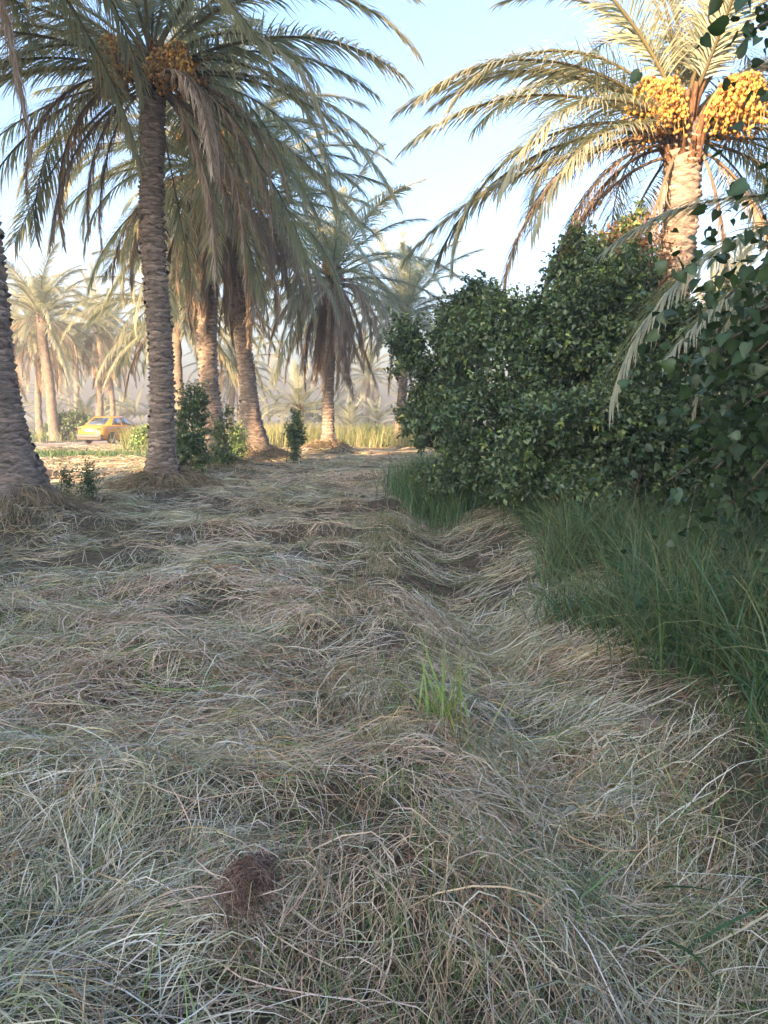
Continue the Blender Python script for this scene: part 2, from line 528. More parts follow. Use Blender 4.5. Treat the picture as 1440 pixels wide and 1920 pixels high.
not_grassy = lambda x, y, r: r.random(len(x)) > np.maximum(.9 * sstep(1.5, 2.3, x - ditch_x(y)) * (y > 3.0), .92 * sstep(.3, .75, x - ditch_x(y)) * (fbm(x / .7, y / .7, 131, 2) > .33) * (y < 6))
parts = [
    lying(3000, 14, 1.15, 3.6, -9, 5.5, (.0018, .0052), 4, .13, .48, .045, .32, (.01, .075), not_grassy, 1),
    lying(4200, 14, 3.3, 6.4, -9, 5.5, (.003, .0062), 4, .18, .55, .055, .32, (.01, .07), not_grassy, 7),
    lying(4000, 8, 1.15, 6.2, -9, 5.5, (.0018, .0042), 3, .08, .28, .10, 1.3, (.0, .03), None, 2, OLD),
    lying(4600, 15, 5.8, 17, -12, 5.5, (.0055, .0095), 3, .25, .65, .08, .3, (.01, .06), not_grassy, 3),
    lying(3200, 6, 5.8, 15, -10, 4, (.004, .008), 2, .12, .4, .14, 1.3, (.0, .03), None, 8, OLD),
    lying(2600, 16, 16, 40, -26, 14, (.012, .022), 2, .5, 1.1, .2, .4, (.01, .07), None, 4),
    lying(2400, 18, 14, 27, -16, 5, (.010, .019), 2, .4, .9, .14, .35, (.01, .07), None, 6),
    lying(900, 2.4, 1.2, 7, -9, 5.5, (.003, .0065), 7, .3, .8, .06, .6, (.03, .10), not_grassy, 5),
]
stuff('mown_grass', parts, M['hay'], 'pale mown grass lying in combed swaths over the whole clearing', 'mown grass')

# ------------------------------------------------------------------ standing grass
def standing(n, place, L, width, seg=5, lean=(.1, .5), bend=(.6, 1.6), cols=None, seed=3, tipdry=.25, clump=None):
    r = np.random.default_rng(seed)
    x, y = place(n, r)
    n = len(x)
    az = r.random(n) * 2 * PI
    th0 = lean[0] + r.random(n) * (lean[1] - lean[0])
    k = bend[0] + r.random(n) * (bend[1] - bend[0])
    Ln = L[0] + r.random(n) * (L[1] - L[0])
    s = seg + 1
    t = np.linspace(0, 1, s)
    th = th0[:, None] + k[:, None] * t[None] ** 1.4
    st = (Ln / seg)[:, None]
    rr = np.concatenate([np.zeros((n, 1)), np.cumsum(np.sin(th[:, :-1]) * st, 1)], 1)
    zz = np.concatenate([np.zeros((n, 1)), np.cumsum(np.cos(th[:, :-1]) * st, 1)], 1)
    X = x[:, None] + np.cos(az)[:, None] * rr; Y_ = y[:, None] + np.sin(az)[:, None] * rr
    Z = np.maximum(hgt(x, y)[:, None] - .01 + zz, hgt(X, Y_) + .005)
    C = np.asarray(cols)[r.integers(0, len(cols), n)] * (.65 + .7 * r.random(n))[:, None]
    tip = C * 1.0
    dry = r.random(n) < tipdry
    tip[dry] = np.array((.33, .29, .13)) * (.7 + .5 * r.random(dry.sum()))[:, None]
    return ribbons(np.stack([X, Y_, Z], -1), width[0] + r.random(n) * (width[1] - width[0]), r.normal(0, .5, n), C, .3, tip)

GREEN = [(.068, .145, .056), (.085, .17, .056), (.055, .122, .062), (.12, .19, .065), (.06, .135, .075)]
LUSH = [(.09, .17, .05), (.12, .21, .06), (.16, .23, .07), (.07, .14, .05)]
REED = [(.26, .29, .11), (.33, .32, .14), (.20, .25, .09), (.38, .33, .17)]

def bank(n, r):
    nc = n // 26                                               # blades grow in tussocks
    y = 3.0 + r.random(nc) ** .85 * 8.4
    d = .50 + np.abs(r.normal(0, 1, nc)) * 1.1 + sstep(5.2, 3.2, y) * .45 + sstep(6.2, 7.6, y) * .55
    x = ditch_x(y) + d
    k = (fbm(x / .6, y / .6, 81, 2) > .36) & (r.random(nc) < sstep(.35, 1.2, d + .25 * fbm(x / .6, y / .6, 83, 2))) & (x < .56 * y + 1.2)
    i = np.repeat(np.flatnonzero(k), 26)
    return x[i] + r.normal(0, .07, len(i)), y[i] + r.normal(0, .07, len(i))

def bank2(n, r):
    y = 2.3 + r.random(n) * 2.6; x = 1.5 + .10 * (4.5 - y) + r.random(n) ** .8 * 1.9
    k = (x < .6 * y + 1.0) & (fbm(x / .5, y / .5, 85, 2) > .42)
    return x[k], y[k]

def tuft_at(cx, cy, rx, ry):
    def f(n, r):
        return cx + r.normal(0, 1, n) * rx, cy + r.normal(0, 1, n) * ry
    return f

parts = [
    standing(20000, bank, (.25, .98), (.004, .0095), 6, (.02, .6), (.5, 2.3), GREEN + [(.14, .17, .07), (.17, .16, .08)], 11),
    standing(7500, bank2, (.25, .75), (.004, .009), 5, (.1, .8), (.5, 2.1), GREEN + [(.20, .20, .10)], 12),
    standing(9000, lambda n, r: (3.0 + r.random(n) * 6, 6.5 + r.random(n) * 7), (.25, .6), (.007, .012), 3, (.1, .6), (.5, 1.6), GREEN, 18),
]
stuff('bank_grass', parts, M['grass'], 'tall dark green grass growing on the right bank below the bushes', 'grass')
parts = [standing(7000, tuft_at(.98, 14.2, .34, 1.2), (.4, .95), (.007, .012), 4, (.05, .45), (.4, 1.5), LUSH + GREEN, 13)]
stuff('ditch_grass', parts, M['grass'], 'soft bright green grass clump closing the far end of the ditch', 'grass')

def sprout_pl(n, r):
    y = 1.3 + r.random(n) ** 1.3 * 10
    x = ditch_x(y) - .74 + r.normal(0, .36, n)
    k = fbm(x / .35, y / .35, 91, 2) > .42
    return x[k], y[k]
def scatter_pl(n, r):
    y = 1.3 + r.random(n) ** 1.2 * 13; x = (r.random(n) * 1.15 - .65) * y
    k = (fbm(x / .5, y / .5, 93, 2) > .62) & (x < ditch_x(y) + .3)
    return x[k], y[k]
parts = [standing(24000, sprout_pl, (.05, .22), (.0022, .0048), 3, (.1, .9), (.2, 1.2), LUSH + [(.36, .31, .19), (.55, .40, .29), (.44, .27, .19), (.60, .46, .34), (.50, .35, .26), (.42, .25, .18)], 14),
         standing(3600, scatter_pl, (.12, .30), (.0025, .0055), 4, (.2, .9), (.4, 1.4), [(.14, .26, .06), (.20, .32, .08)] + LUSH + [(.36, .30, .19), (.30, .20, .12), (.36, .31, .19)], 15)]
parts.append(standing(4200, lambda n, r: (.95 + r.random(n) ** .8 * 1.9, 1.35 + r.random(n) * 2.6), (.08, .34), (.002, .005), 4, (.2, 1.1), (.3, 1.5), GREEN + LUSH + [(.40, .22, .12), (.36, .26, .15), (.30, .17, .10)], 27, .3))
stuff('sprouting_grass', parts, M['grass'], 'sparse green and straw coloured blades sprouting through the mown grass', 'grass')

# upright tuft beside the ditch in the foreground, and a few broad blades nearer
def tuft(u, v, Y, n, L, w, label, cols, rad=.06, lean=(.05, .5), bend=(.2, 1.0), seed=20):
    p = at(u, v, Y)
    V, Q, C = standing(n, tuft_at(p.x, p.y, rad, rad), L, w, 6, lean, bend, cols, seed, .35)
    base = np.array((p.x, p.y, H(p.x, p.y)))
    o = MB().add(V - base, Q, None, C).build('grass_tuft', M['grass'])
    o.location = base
    return tag(o, label, 'grass tuft', 'green tufts standing in the mown grass')
tuft(842, 1330, 3.65, 40, (.22, .62), (.007, .013), 'bright yellow green upright grass tuft on the ridge beside the ditch', [(.26, .36, .09), (.20, .32, .08), (.34, .38, .13)], .06, (.05, .75))
tuft(1010, 1640, 2.55, 22, (.2, .42), (.004, .008), 'low sprawling green blades in the ditch near the bottom of the picture', LUSH, .09, (.6, 1.2), seed=21)
tuft(1330, 1690, 2.35, 26, (.3, .6), (.007, .014), 'broad dark green blades leaning in at the lower right corner', GREEN + LUSH, .14, (.75, 1.25), (.5, 1.2), seed=32)
tuft(1260, 1480, 3.0, 30, (.25, .5), (.004, .008), 'arching orange and green blades on the right bank near bare earth', LUSH + [(.40, .22, .08), (.42, .33, .12)], .12, (.5, 1.1), seed=23)
tuft(640, 1520, 2.85, 40, (.15, .32), (.003, .006), 'short green sprouts left of the ditch ridge in the foreground', LUSH, .16, (.3, 1.0), seed=24)
tuft(250, 1790, 2.1, 40, (.1, .25), (.003, .006), 'small fresh green sprouts at the bottom left of the mown grass', LUSH, .12, (.4, 1.1), seed=25)
tuft(1030, 1000, 9.2, 60, (.5, 1.0), (.008, .012), 'thin tall green tuft at the far lip of the right bank', GREEN + LUSH, .25, (.05, .5), seed=26)

# sunlit long grass beyond the clearing
def far_strip(n, r):
    y = 35 + r.random(n) ** 1.2 * 20
    x = -11.5 + r.random(n) * 16
    k = (fbm(x / 2, y / 2, 101, 2) > .36) & (np.abs(x + 12 - (y - 45) * .2) > 1.5)
    return x[k], y[k]
def far_left(n, r):
    y = 27 + r.random(n) * 24
    x = -.55 * y + r.random(n) * 18 - 4
    dd = np.min(np.hypot(x[:, None] - cx[None, ::2], y[:, None] - cy[None, ::2]), 1)
    k = (dd > 2.7) & (fbm(x / 2, y / 2, 103, 2) > .47) & (x < -6)
    uu = 720 + x / y * FPX
    k &= ~((uu > 40) & (uu < 262) & (y < 41))     # short turf in front of the car
    return x[k], y[k]
parts = [standing(16000, far_strip, (.5, 1.25), (.018, .034), 3, (.05, .4), (.2, 1.0), REED, 16, .5),
         standing(9000, far_left, (.3, .9), (.018, .032), 3, (.05, .5), (.2, 1.0), REED + LUSH, 17, .4),
         standing(3800, lambda n, r: (-10.1 + r.normal(0, .4, n), 33.5 + r.normal(0, .9, n)), (.6, 1.25), (.016, .028), 3, (.05, .5), (.2, .9), LUSH + REED, 19, .4),
         standing(5000, lambda n, r: (-12.0 + r.normal(0, 2.2, n), 28.0 + r.normal(0, 1.0, n)), (.12, .36), (.016, .028), 3, (.1, .6), (.2, .9), GREEN + LUSH, 29, .2)]
stuff('long_grass', parts, M['grass'], 'sunlit pale green long grass beyond the palms and round the track', 'grass')

# ------------------------------------------------------------------ palm fronds
def frond_mesh(name, L=4.4, th0=45, droop=80, pairs=80, leaf=.55, vee=.35, sag=.35, dead=False, seed=0, wid=.026, fold=1.0):
    r = np.random.default_rng(seed)
    S = 26
    s = np.linspace(0, 1, S)
    th = np.radians(th0 - droop * s ** (1.25 if not dead else fold))
    side = r.normal(0, .10) * s ** 2 * 2
    dx = np.cos(th) * L / (S - 1); dz = np.sin(th) * L / (S - 1)
    X = np.concatenate([[0], np.cumsum(dx[:-1])]); Z = np.concatenate([[0], np.cumsum(dz[:-1])])
    P = np.stack([X, side * L * .35, Z], -1)
    mb = MB()
    rc = (.21, .17, .085) if not dead else (.27, .19, .125)
    g = 1 - s * .6
    mb.tube(P, np.maximum(.004, .026 * (1 - s) ** .8 + .003), 5,
            np.repeat((np.array(rc)[None] * g[:, None] + np.array((.12, .13, .07) if not dead else (.2, .14, .1))[None] * (1 - g[:, None])), 5, 0).tolist() + [rc, rc])
    T = np.gradient(P, axis=0); T /= np.linalg.norm(T, axis=1)[:, None]
    n = pairs * 2
    si = np.repeat(np.linspace(.13, .995, pairs), 2) + r.normal(0, .003, n)
    si = np.clip(si, .1, 1)
    sd = np.tile([-1, 1], pairs)
    keep = r.random(n) > (.04 if not dead else .18)
    si, sd = si[keep], sd[keep]; n = len(si)
    ip = lambda A: np.stack([np.interp(si, s, A[:, k]) for k in range(3)], -1)
    p0 = ip(P); t0 = ip(T); t0 /= np.linalg.norm(t0, axis=1)[:, None]
    sv = np.array([0, 1.0, 0])[None].repeat(n, 0); sv -= t0 * (sv * t0).sum(1)[:, None]; sv /= np.linalg.norm(sv, axis=1)[:, None]
    up = np.cross(t0, sv)
    al = np.radians(62 - 40 * si) + r.normal(0, .10, n)
    if dead: al = np.radians(24 - 15 * si) + np.abs(r.normal(0, .13, n))
    ve = vee * (1 - .5 * si) + r.normal(0, .16, n)
    D = t0 * np.cos(al)[:, None] + (sv * sd[:, None] * np.cos(ve)[:, None] + up * np.sin(ve)[:, None]) * np.sin(al)[:, None]
    D /= np.linalg.norm(D, axis=1)[:, None]
    ln = leaf * np.interp(si, [.1, .2, .4, .7, 1.0], [.45, .85, 1.0, .92, .55]) * (1 + r.normal(0, .10, n))
    sg = sag * (1 + r.normal(0, .35, n))
    g = np.array([0, 0, -1.0])
    q = [p0]
    d = D.copy(); k = 3
    for j in range(k):
        q.append(q[-1] + d * (ln / k)[:, None])
        d = d + g[None] * (sg * .9)[:, None] + (r.normal(0, .22, (n, 3)) if dead else r.normal(0, .03, (n, 3)))
        d /= np.linalg.norm(d, axis=1)[:, None]
    q = np.stack(q, 1)                                         # n,4,3
    wv = np.cross(D, up + sv * sd[:, None] * .6); wv /= np.linalg.norm(wv, axis=1)[:, None] + 1e-6
    w = wid * (1 if not dead else .7) * np.array([.55, 1.0, .75, .06])
    Vv = np.stack([q - wv[:, None] * w[None, :, None] * .5, q + wv[:, None] * w[None, :, None] * .5], 2).reshape(-1, 3)
    b0 = (np.arange(n)[:, None] * 4 + np.arange(3)[None]) * 2
    Qd = np.stack([b0, b0 + 1, b0 + 3, b0 + 2], -1).reshape(-1, 4)
    if dead:
        c = np.array([(.38, .28, .20), (.32, .23, .16), (.44, .34, .25), (.26, .18, .13)])[r.integers(0, 4, n)]
        tip = c * 1.05
    else:
        c = np.array([(.29, .31, .235), (.33, .34, .25), (.26, .29, .24), (.40, .37, .24)])[r.integers(0, 4, n)]
        dry = r.random(n) < .45
        tip = np.where(dry[:, None], np.array((.48, .39, .25))[None], c * 1.15)
    c = c * (.85 + .3 * r.random(n))[:, None]
    C = np.stack([c, c * .6 + tip * .4 if dead else c, c * .6 + tip * .4, tip], 1)
    mb.add(Vv, Qd, None, np.repeat(C[:, :, None], 2, 2).reshape(-1, 3))
    me = mb.mesh(name)
    me.materials.append(M['dead_frond'] if dead else M['frond'])
    return me

TH = [84, 72, 60, 48, 36, 24, 10, -6, -24]
DR = [38, 58, 74, 86, 92, 90, 80, 66, 50]
FROND = []
for i, (a, d_) in enumerate(zip(TH, DR)):
    FROND.append([frond_mesh('frond', 4.4, a + e, d_ + f, 118, .70, .42 - i * .03, .20 + .035 * i, False, 100 + i * 7 + j, .025)
                  for j, (e, f) in enumerate(((0, 0), (5, -22), (-4, 14)))])
DEAD = [frond_mesh('dead_frond', 3.4, a, d_, 92, .62, .05, .8, True, 300 + i, .030, .5)
        for i, (a, d_) in enumerate(((40, 128), (20, 108), (-5, 82), (-30, 58), (-55, 33), (-70, 20), (30, 118)))]

def frond_for(th, r):
    k = int(np.argmin([abs(th - t) for t in TH]))
    return FROND[k][r.integers(0, 3)]

# date bunches ---------------------------------------------------------------
def bunch_mesh(seed, nst=40, L=.55, ripe=.35):
    r = np.random.default_rng(seed)
    st = MB(); da = MB()
    # arching stalk leaving the crown outward (+x), strands hang from its end
    t = np.linspace(0, 1, 9)
    P = np.stack([.58 * t, 0 * t, 1.15 * t - .62 * t ** 2.4], -1)
    st.tube(P, .022 - .008 * t, 5, (.42, .26, .05))
    ic = np.array([(0, 0, 1)] + [(math.cos(a), math.sin(a), .25) for a in np.arange(5) * 2 * PI / 5] + [(math.cos(a + .6), math.sin(a + .6), -.25) for a in np.arange(5) * 2 * PI / 5] + [(0, 0, -1)])
    ic[1:11] /= np.linalg.norm(ic[1:11], axis=1)[:, None]
    tri = []
    for k in range(5):
        tri += [(0, 1 + k, 1 + (k + 1) % 5), (1 + k, 6 + k, 1 + (k + 1) % 5), (6 + k, 6 + (k + 1) % 5, 1 + (k + 1) % 5), (6 + k, 11, 6 + (k + 1) % 5)]
    for i in range(nst):
        az = r.random() * 2 * PI; sp = .06 + .21 * r.random()
        q0 = P[-1] + np.array([-.16 * r.random(), 0, .06 * r.random()])
        l = L * (.6 + .5 * r.random())
        tt_ = np.linspace(0, 1, 5)
        S_ = np.stack([q0[0] + math.cos(az) * sp * tt_ ** .6, q0[1] + math.sin(az) * sp * tt_ ** .6, q0[2] - l * tt_ ** 1.3], -1)
        st.tube(S_, .004, 3, (.5, .32, .06), cap=False)
        for k in range(9):
            f = .18 + .82 * k / 8
            c = np.array([np.interp(f, tt_, S_[:, j]) for j in range(3)]) + r.normal(0, .02, 3)
            col = np.array([(.52, .25, .05), (.56, .31, .07), (.42, .17, .04), (.20, .08, .03)][r.choice(4, p=[.36, .36 - ripe * .3, .18, .10 + ripe * .3])])
            da.add(c + ic * np.array((.021, .021, .029)) * (.85 + .3 * r.random()), None, tri, col * (.8 + .4 * r.random()))
    return st.mesh('stalk'), da.mesh('dates', True)
BUNCH = [bunch_mesh(s, 54, .54, rp_) for s, rp_ in ((1, .1), (2, .35), (3, .2))]
for a_, b_ in BUNCH:
    a_.materials.append(M['stalk']); b_.materials.append(M['dates'])

# leaf bases -------------------------------------------------------------------
def leaf_base_mesh(seed, long=0.0):
    r = np.random.default_rng(seed)
    # outward = +x, tangent = y, up = z; worn scale: swells upward to a broken lip
    j = lambda a: r.normal(0, a)
    w = .165 + j(.015)
    V = [(-.045, -w, .005 + j(.006)), (-.02, -w * .55, -.042 + j(.006)), (-.01, j(.02), -.058 + j(.006)), (-.02, w * .55, -.042 + j(.006)), (-.045, w, .005 + j(.006)),
         (.022 + j(.006), -w * .62, .004 + j(.008)), (.046 + j(.008), j(.02), .012 + j(.008)), (.022 + j(.006), w * .62, .004 + j(.008)),
         (-.035, -w * .5, .038 + j(.006)), (-.03, j(.02), .05 + j(.006)), (-.035, w * .5, .038 + j(.006))]
    T = [(0, 1, 5), (1, 2, 5), (2, 6, 5), (2, 7, 6), (2, 3, 7), (3, 4, 7), (0, 5, 8), (5, 6, 8), (8, 6, 9), (9, 6, 10), (6, 7, 10), (7, 4, 10)]
    return np.array(V), np.array(T)
LB = []
for i in range(6):
    V, T = leaf_base_mesh(50 + i)
    me = make_mesh('leaf_base', V, None, T)
    me.materials.append(M['leaf_base']); LB.append((me, V, T))
def boot_mesh(seed):
    r = np.random.default_rng(seed)
    mb = MB()
    t = np.linspace(0, 1, 5)
    l = .30 + r.random() * .18
    P = np.stack([.02 + l * .34 * t ** 1.4, r.normal(0, .015) * t, -.08 + l * t], -1)
    w = .10 * (1 - .55 * t); th = .035 * (1 - .3 * t)
    V = []
    for k in range(5):
        for (a, b_) in ((-1, -.6), (0, 1), (1, -.6), (0, -.9)):
            V.append(P[k] + np.array([b_ * th[k], a * w[k], (r.normal(0, .02) if k == 4 else 0)]))
    Q = [(4 * k + a, 4 * k + (a + 1) % 4, 4 * k + 4 + (a + 1) % 4, 4 * k + 4 + a) for k in range(4) for a in range(4)] + [(16, 17, 18, 19)]
    me = mb.add(V, Q).mesh('leaf_boot', False, False)
    me.materials.append(M['boot'])
    return me
BOOT = [boot_mesh(i) for i in range(5)]

# ------------------------------------------------------------------ date palm
def spine_fn(h, lean, bow, seed):
    """centre line offset at height z"""
    def f(z):
        t = np.clip(np.asarray(z, float) / h, 0, 1.1)
        return lean[0] * t + bow[0] * np.sin(PI * t) + .04 * np.sin(z * 1.3 + seed), lean[1] * t + bow[1] * np.sin(PI * t)
    return f

def date_palm(x, y, h, r0, label, lean=(0, 0), bow=(0, 0), flare=.25, fl_h=.5, nf=46, dead=10, fs=1.0, bunches=0, seed=0,
              detail=2, group=None, skirt=0, azs=None, thmin=-24, dead_azs=None, rough_base=0.0, bunch_azs=None, dead_s=1.0, bunch_dz=0.0, clear=None, bunch_s=1.0):
    r = np.random.default_rng(seed)
    z0 = H(x, y) if y < 60 else 0.0
    root = empty('date_palm', (x, y, z0 - .03), label, 'palm tree', group)
    sp = spine_fn(h, lean, bow, seed)
    rad = lambda z: r0 * (1 - .10 * np.clip(z / h, 0, 1)) + flare * np.exp(-np.clip(z, 0, None) / fl_h) 
    # trunk core
    nr = int(h / (.05 if detail == 2 else .14)); ns = 30 if detail == 2 else 12
    zz = np.linspace(-.15, h + .12, nr)
    a = np.arange(ns) * 2 * PI / ns
    ZZ, AA = np.meshgrid(zz, a, indexing='ij')
    sx, sy = sp(ZZ)
    nz = fbm(AA * 1.9 + seed, ZZ * 5.5, 7, 3) - .5
    rr = rad(ZZ) * (1 + .12 * nz) + (.02 * np.sin(ZZ * 2 * PI / .115 + AA * 2) if detail else .018 * np.sin(ZZ * 2 * PI / .2 + AA * 2))
    if rough_base:
        rr = rr + rough_base * (fbm(AA * 2.6, ZZ * 4.5, 9, 4) - .45) * np.exp(-np.clip(ZZ, 0, None) / .45)
    rr = rr * (1 - .25 * sstep(h - .1, h + .12, ZZ))
    V = np.stack([sx + np.cos(AA) * rr, sy + np.sin(AA) * rr, ZZ], -1).reshape(-1, 3)
    # close the seam of the noise
    i = np.arange(nr - 1)[:, None] * ns; j = np.arange(ns)[None]; j1 = (j + 1) % ns
    Qd = np.stack([i + j, i + j1, i + ns + j1, i + ns + j], -1).reshape(-1, 4)
    trunk = obj('trunk', make_mesh('trunk', V, Qd, smooth=True), M['bark'], root)
    # leaf bases in spirals
    if detail >= 1:
        dz = .082 if detail == 2 else .13
        items = []
        nrow = int((h - .15 - fl_h * .5) / dz)
        for k in range(nrow):
            z = fl_h * .5 + k * dz
            n_ = max(5, int(round(2 * PI * float(rad(np.array(z))) / .27)))
            for q in range(n_):
                az = 2 * PI * (q + .5 * (k % 2)) / n_ + k * .045 + r.normal(0, .09)
                zz_ = z + r.normal(0, .018)
                items.append((az, zz_))
        view = math.atan2(-y, -x)
        items.sort(key=lambda it: -math.cos(it[0] - view))
        own = items[:300] if detail == 2 else []
        rest = items[300:] if detail == 2 else items
        def place(az, z):
            ox, oy = sp(np.array(z)); ra = float(rad(np.array(z)))
            wear = .55 + .75 * z / h
            return (float(ox) + math.cos(az) * ra * .985, float(oy) + math.sin(az) * ra * .985, z), (r.uniform(.6, 1.15) * wear, r.uniform(.8, 1.2), r.uniform(.75, 1.15)), az + r.normal(0, .12)
        for az, z in own:
            p, s_, a_ = place(az, z)
            obj('leaf_base', LB[r.integers(0, 6)][0], None, trunk, p, (r.normal(0, .12), r.normal(0, .14), a_), s_)
        if rest:
            mb = MB()
            for az, z in rest:
                p, s_, a_ = place(az, z)
                me, V, T = LB[r.integers(0, 6)]
                c, sn = math.cos(a_), math.sin(a_)
                W = V * np.array(s_)
                W = np.stack([W[:, 0] * c - W[:, 1] * sn + p[0], W[:, 0] * sn + W[:, 1] * c + p[1], W[:, 2] + p[2]], -1)
                mb.add(W, None, T)
            o = mb.build('leaf_bases', M['leaf_base'], trunk)
            o['kind'] = 'stuff'
    tx, ty = sp(np.array(h)); tx, ty = float(tx), float(ty)
    # brown boots round the crown's foot
    nb = 34 if detail == 2 else (16 if detail == 1 else 6)
    for k in range(nb):
        az = k * 2.39996 + r.normal(0, .1); z = h - .62 + .78 * k / nb
        ox, oy = sp(np.array(z)); ra = float(rad(np.array(z))) * (.93 - .25 * k / nb)
        obj('leaf_boot', BOOT[r.integers(0, 5)], None, root, (float(ox) + math.cos(az) * ra, float(oy) + math.sin(az) * ra, z),
            (0, r.normal(0, .08), az), (1.0, .85, r.uniform(.75, 1.3)))
    # fronds
    for k in range(nf):
        f = (k + .5) / nf
        th = 86 - (86 - thmin) * f ** .95 + r.normal(0, 5)
        az = (azs[k] if azs is not None and k < len(azs) else k * 2.39996 + seed + r.normal(0, .16))
        if azs is not None and k < len(azs) and isinstance(az, tuple): az, th = az
        if clear is not None and th < clear[2] and not (azs is not None and k < len(azs)):                       # keep the face of the crown open
            dd = (az - clear[0] + PI) % (2 * PI) - PI
            if abs(dd) < clear[1]: az += math.copysign(clear[1] * 1.25, dd)
        s_ = fs * r.uniform(.86, 1.1) * (.86 if f < .12 else 1)
        zc = h + .16 - .42 * f
        off = r0 * .45 * f
        obj('frond', frond_for(th, r), None, root, (tx + math.cos(az) * off, ty + math.sin(az) * off, zc),
            (r.normal(0, .14), r.normal(0, .06), az), (s_, s_ * r.uniform(.85, 1.1), s_))
    for k in range(dead):
        az = dead_azs[k] if dead_azs is not None and k < len(dead_azs) else k * 2.39996 * 1.3 + seed * 2 + r.normal(0, .25)
        s_ = dead_s * r.uniform(.8, 1.15)
        zc = h - .28 - .25 * r.random()
        obj('dead_frond', DEAD[r.integers(0, len(DEAD))], None, root, (tx + math.cos(az) * r0 * .7, ty + math.sin(az) * r0 * .7, zc),
            (r.normal(0, .12), r.normal(0, .08), az), (s_, s_, s_))
    for k in range(bunches):
        az = bunch_azs[k] if bunch_azs is not None else k * 2 * PI / max(1, bunches) + seed
        sb, db = BUNCH[r.integers(0, 3)]
        s_ = r.uniform(.95, 1.2) * bunch_s
        ra = r0 * .6
        st = obj('date_bunch', sb, None, root, (tx + math.cos(az) * ra, ty + math.sin(az) * ra, h + .02 + bunch_dz + r.normal(0, .06)), (r.normal(0, .08), r.normal(0, .08), az), (s_ * r.uniform(.8, 1.05), s_, s_))
        obj('dates', db, None, st)['kind'] = 'stuff'
    # dry roots and dead grass at the foot
    if skirt:
        n = skirt
        az = r.random(n) * 2 * PI; ra = float(rad(np.array(.1))) * .8 + np.abs(r.normal(0, .38, n))
        px, py = np.cos(az) * ra, np.sin(az) * ra
        L = .12 + r.random(n) * .26
        t = np.linspace(0, 1, 4)
        zt = hgt(px + x, py + y) - (z0 - .03)
        dr = r.normal(0, .6, n) + az
        hz = np.clip(.26 - .30 * (ra - ra.min()), .02, .3) * r.random(n)
        X = px[:, None] + np.cos(dr)[:, None] * L[:, None] * t * .9
        Y_ = py[:, None] + np.sin(dr)[:, None] * L[:, None] * t * .9
        zz2 = hgt(X + x, Y_ + y) - (z0 - .03)
        Z = zz2 + hz[:, None] * (1 - t) + (L[:, None] * .55 * np.sin(PI * t * .75))* (r.random(n)[:, None])
        col = np.array([(.27, .18, .11), (.34, .24, .15), (.20, .13, .085), (.36, .29, .18), (.22, .22, .11)])[r.integers(0, 5, n)] * (.7 + .6 * r.random(n))[:, None]
        wd = .0045 * y / 10 + .002
        Vv, Qq, C = ribbons(np.stack([X, Y_, Z], -1), np.full(n, wd * 1.6), r.normal(0, .8, n), col, .4)
        o = MB().add(Vv, Qq, None, C).build('root_fringe', M['hay'], root)
        o['kind'] = 'stuff'
    return root

def top_h(v, Y, base): return at(720, v, Y).z - base

G1 = 'date palms standing along the left of the clearing'
x, y = PALM['edge'][:2]
date_palm(x, y, 8.6, .28, 'thick grey palm trunk cut by the left edge of the picture', lean=(-.85, .2), bow=(.05, 0), flare=.36, fl_h=.55,
          nf=44, dead=7, bunches=4, seed=3, skirt=2600, rough_base=.30, group=G1)
x, y = PALM['bunch'][:2]
date_palm(x, y, 7.45, .215, 'tall straight palm with orange dates, left of the clearing, nearest whole trunk', lean=(-.03, .1), bow=(-.02, 0), flare=.15, fl_h=.4,
          nf=52, dead=18, bunches=7, seed=5, skirt=3200, rough_base=.30, group=G1, fs=1.1, bunch_azs=[-2.85, -2.45, -.55, -.2, 3.3, -1.1, -2.1], bunch_dz=-.62, clear=(-1.5, .7, 64), bunch_s=1.2,
          dead_azs=[3.3, 2.9, .2, -.2, -.5, .5, -2.7, -.9, .0, .35, -.35, 3.1, -.1, .7, -.7])
x, y = PALM['third'][:2]
date_palm(x, y, 7.6, .235, 'palm with a leafy creeper at its foot, third trunk from the left edge', lean=(-.1, 0), bow=(-.12, 0), flare=.14, fl_h=.5,
          nf=44, dead=34, bunches=3, seed=8, skirt=1800, rough_base=.22, group=G1, fs=1.08, clear=(-1.4, .6, 35),
          dead_azs=[-2.5, -2.2, -1.9, -1.6, -1.3, -1.0, -.7, -.4, -.1, .3, -1.15, -.55, -1.75, -2.8])
x, y = PALM['flare'][:2]
date_palm(x, y, 7.3, .235, 'palm with a sunlit swelling foot, fourth trunk from the left edge', lean=(-.25, 0), bow=(-.18, 0), flare=.42, fl_h=.8,
          nf=44, dead=40, bunches=3, seed=11, skirt=1500, rough_base=.2, group=G1, fs=1.08, clear=(-1.4, .6, 35),
          dead_azs=[-2.4, -2.1, -1.8, -1.5, -1.2, -.9, -.6, -.3, .0, .3, -1.05, -.45, -1.65, -2.7])
x, y = PALM['fifth'][:2]
date_palm(x, y, 6.3, .215, 'slim palm on a grassy mound skirted by hanging dead fronds', lean=(.28, 0), bow=(.05, 0), flare=.12, fl_h=.4,
          nf=46, dead=46, bunches=2, seed=14, detail=1, skirt=1200, rough_base=.12, group=G1, fs=1.08, dead_s=1.05)
x, y = PALM['sixth'][:2]
date_palm(x, y, 6.1, .22, 'sunlit palm far off at the left end of the bushes', lean=(.3, 0), bow=(.0, 0), flare=.1, fl_h=.4,
          nf=46, dead=8, bunches=2, seed=17, detail=1, group=G1, fs=.95, thmin=-10)
x, y = PALM['right'][:2]
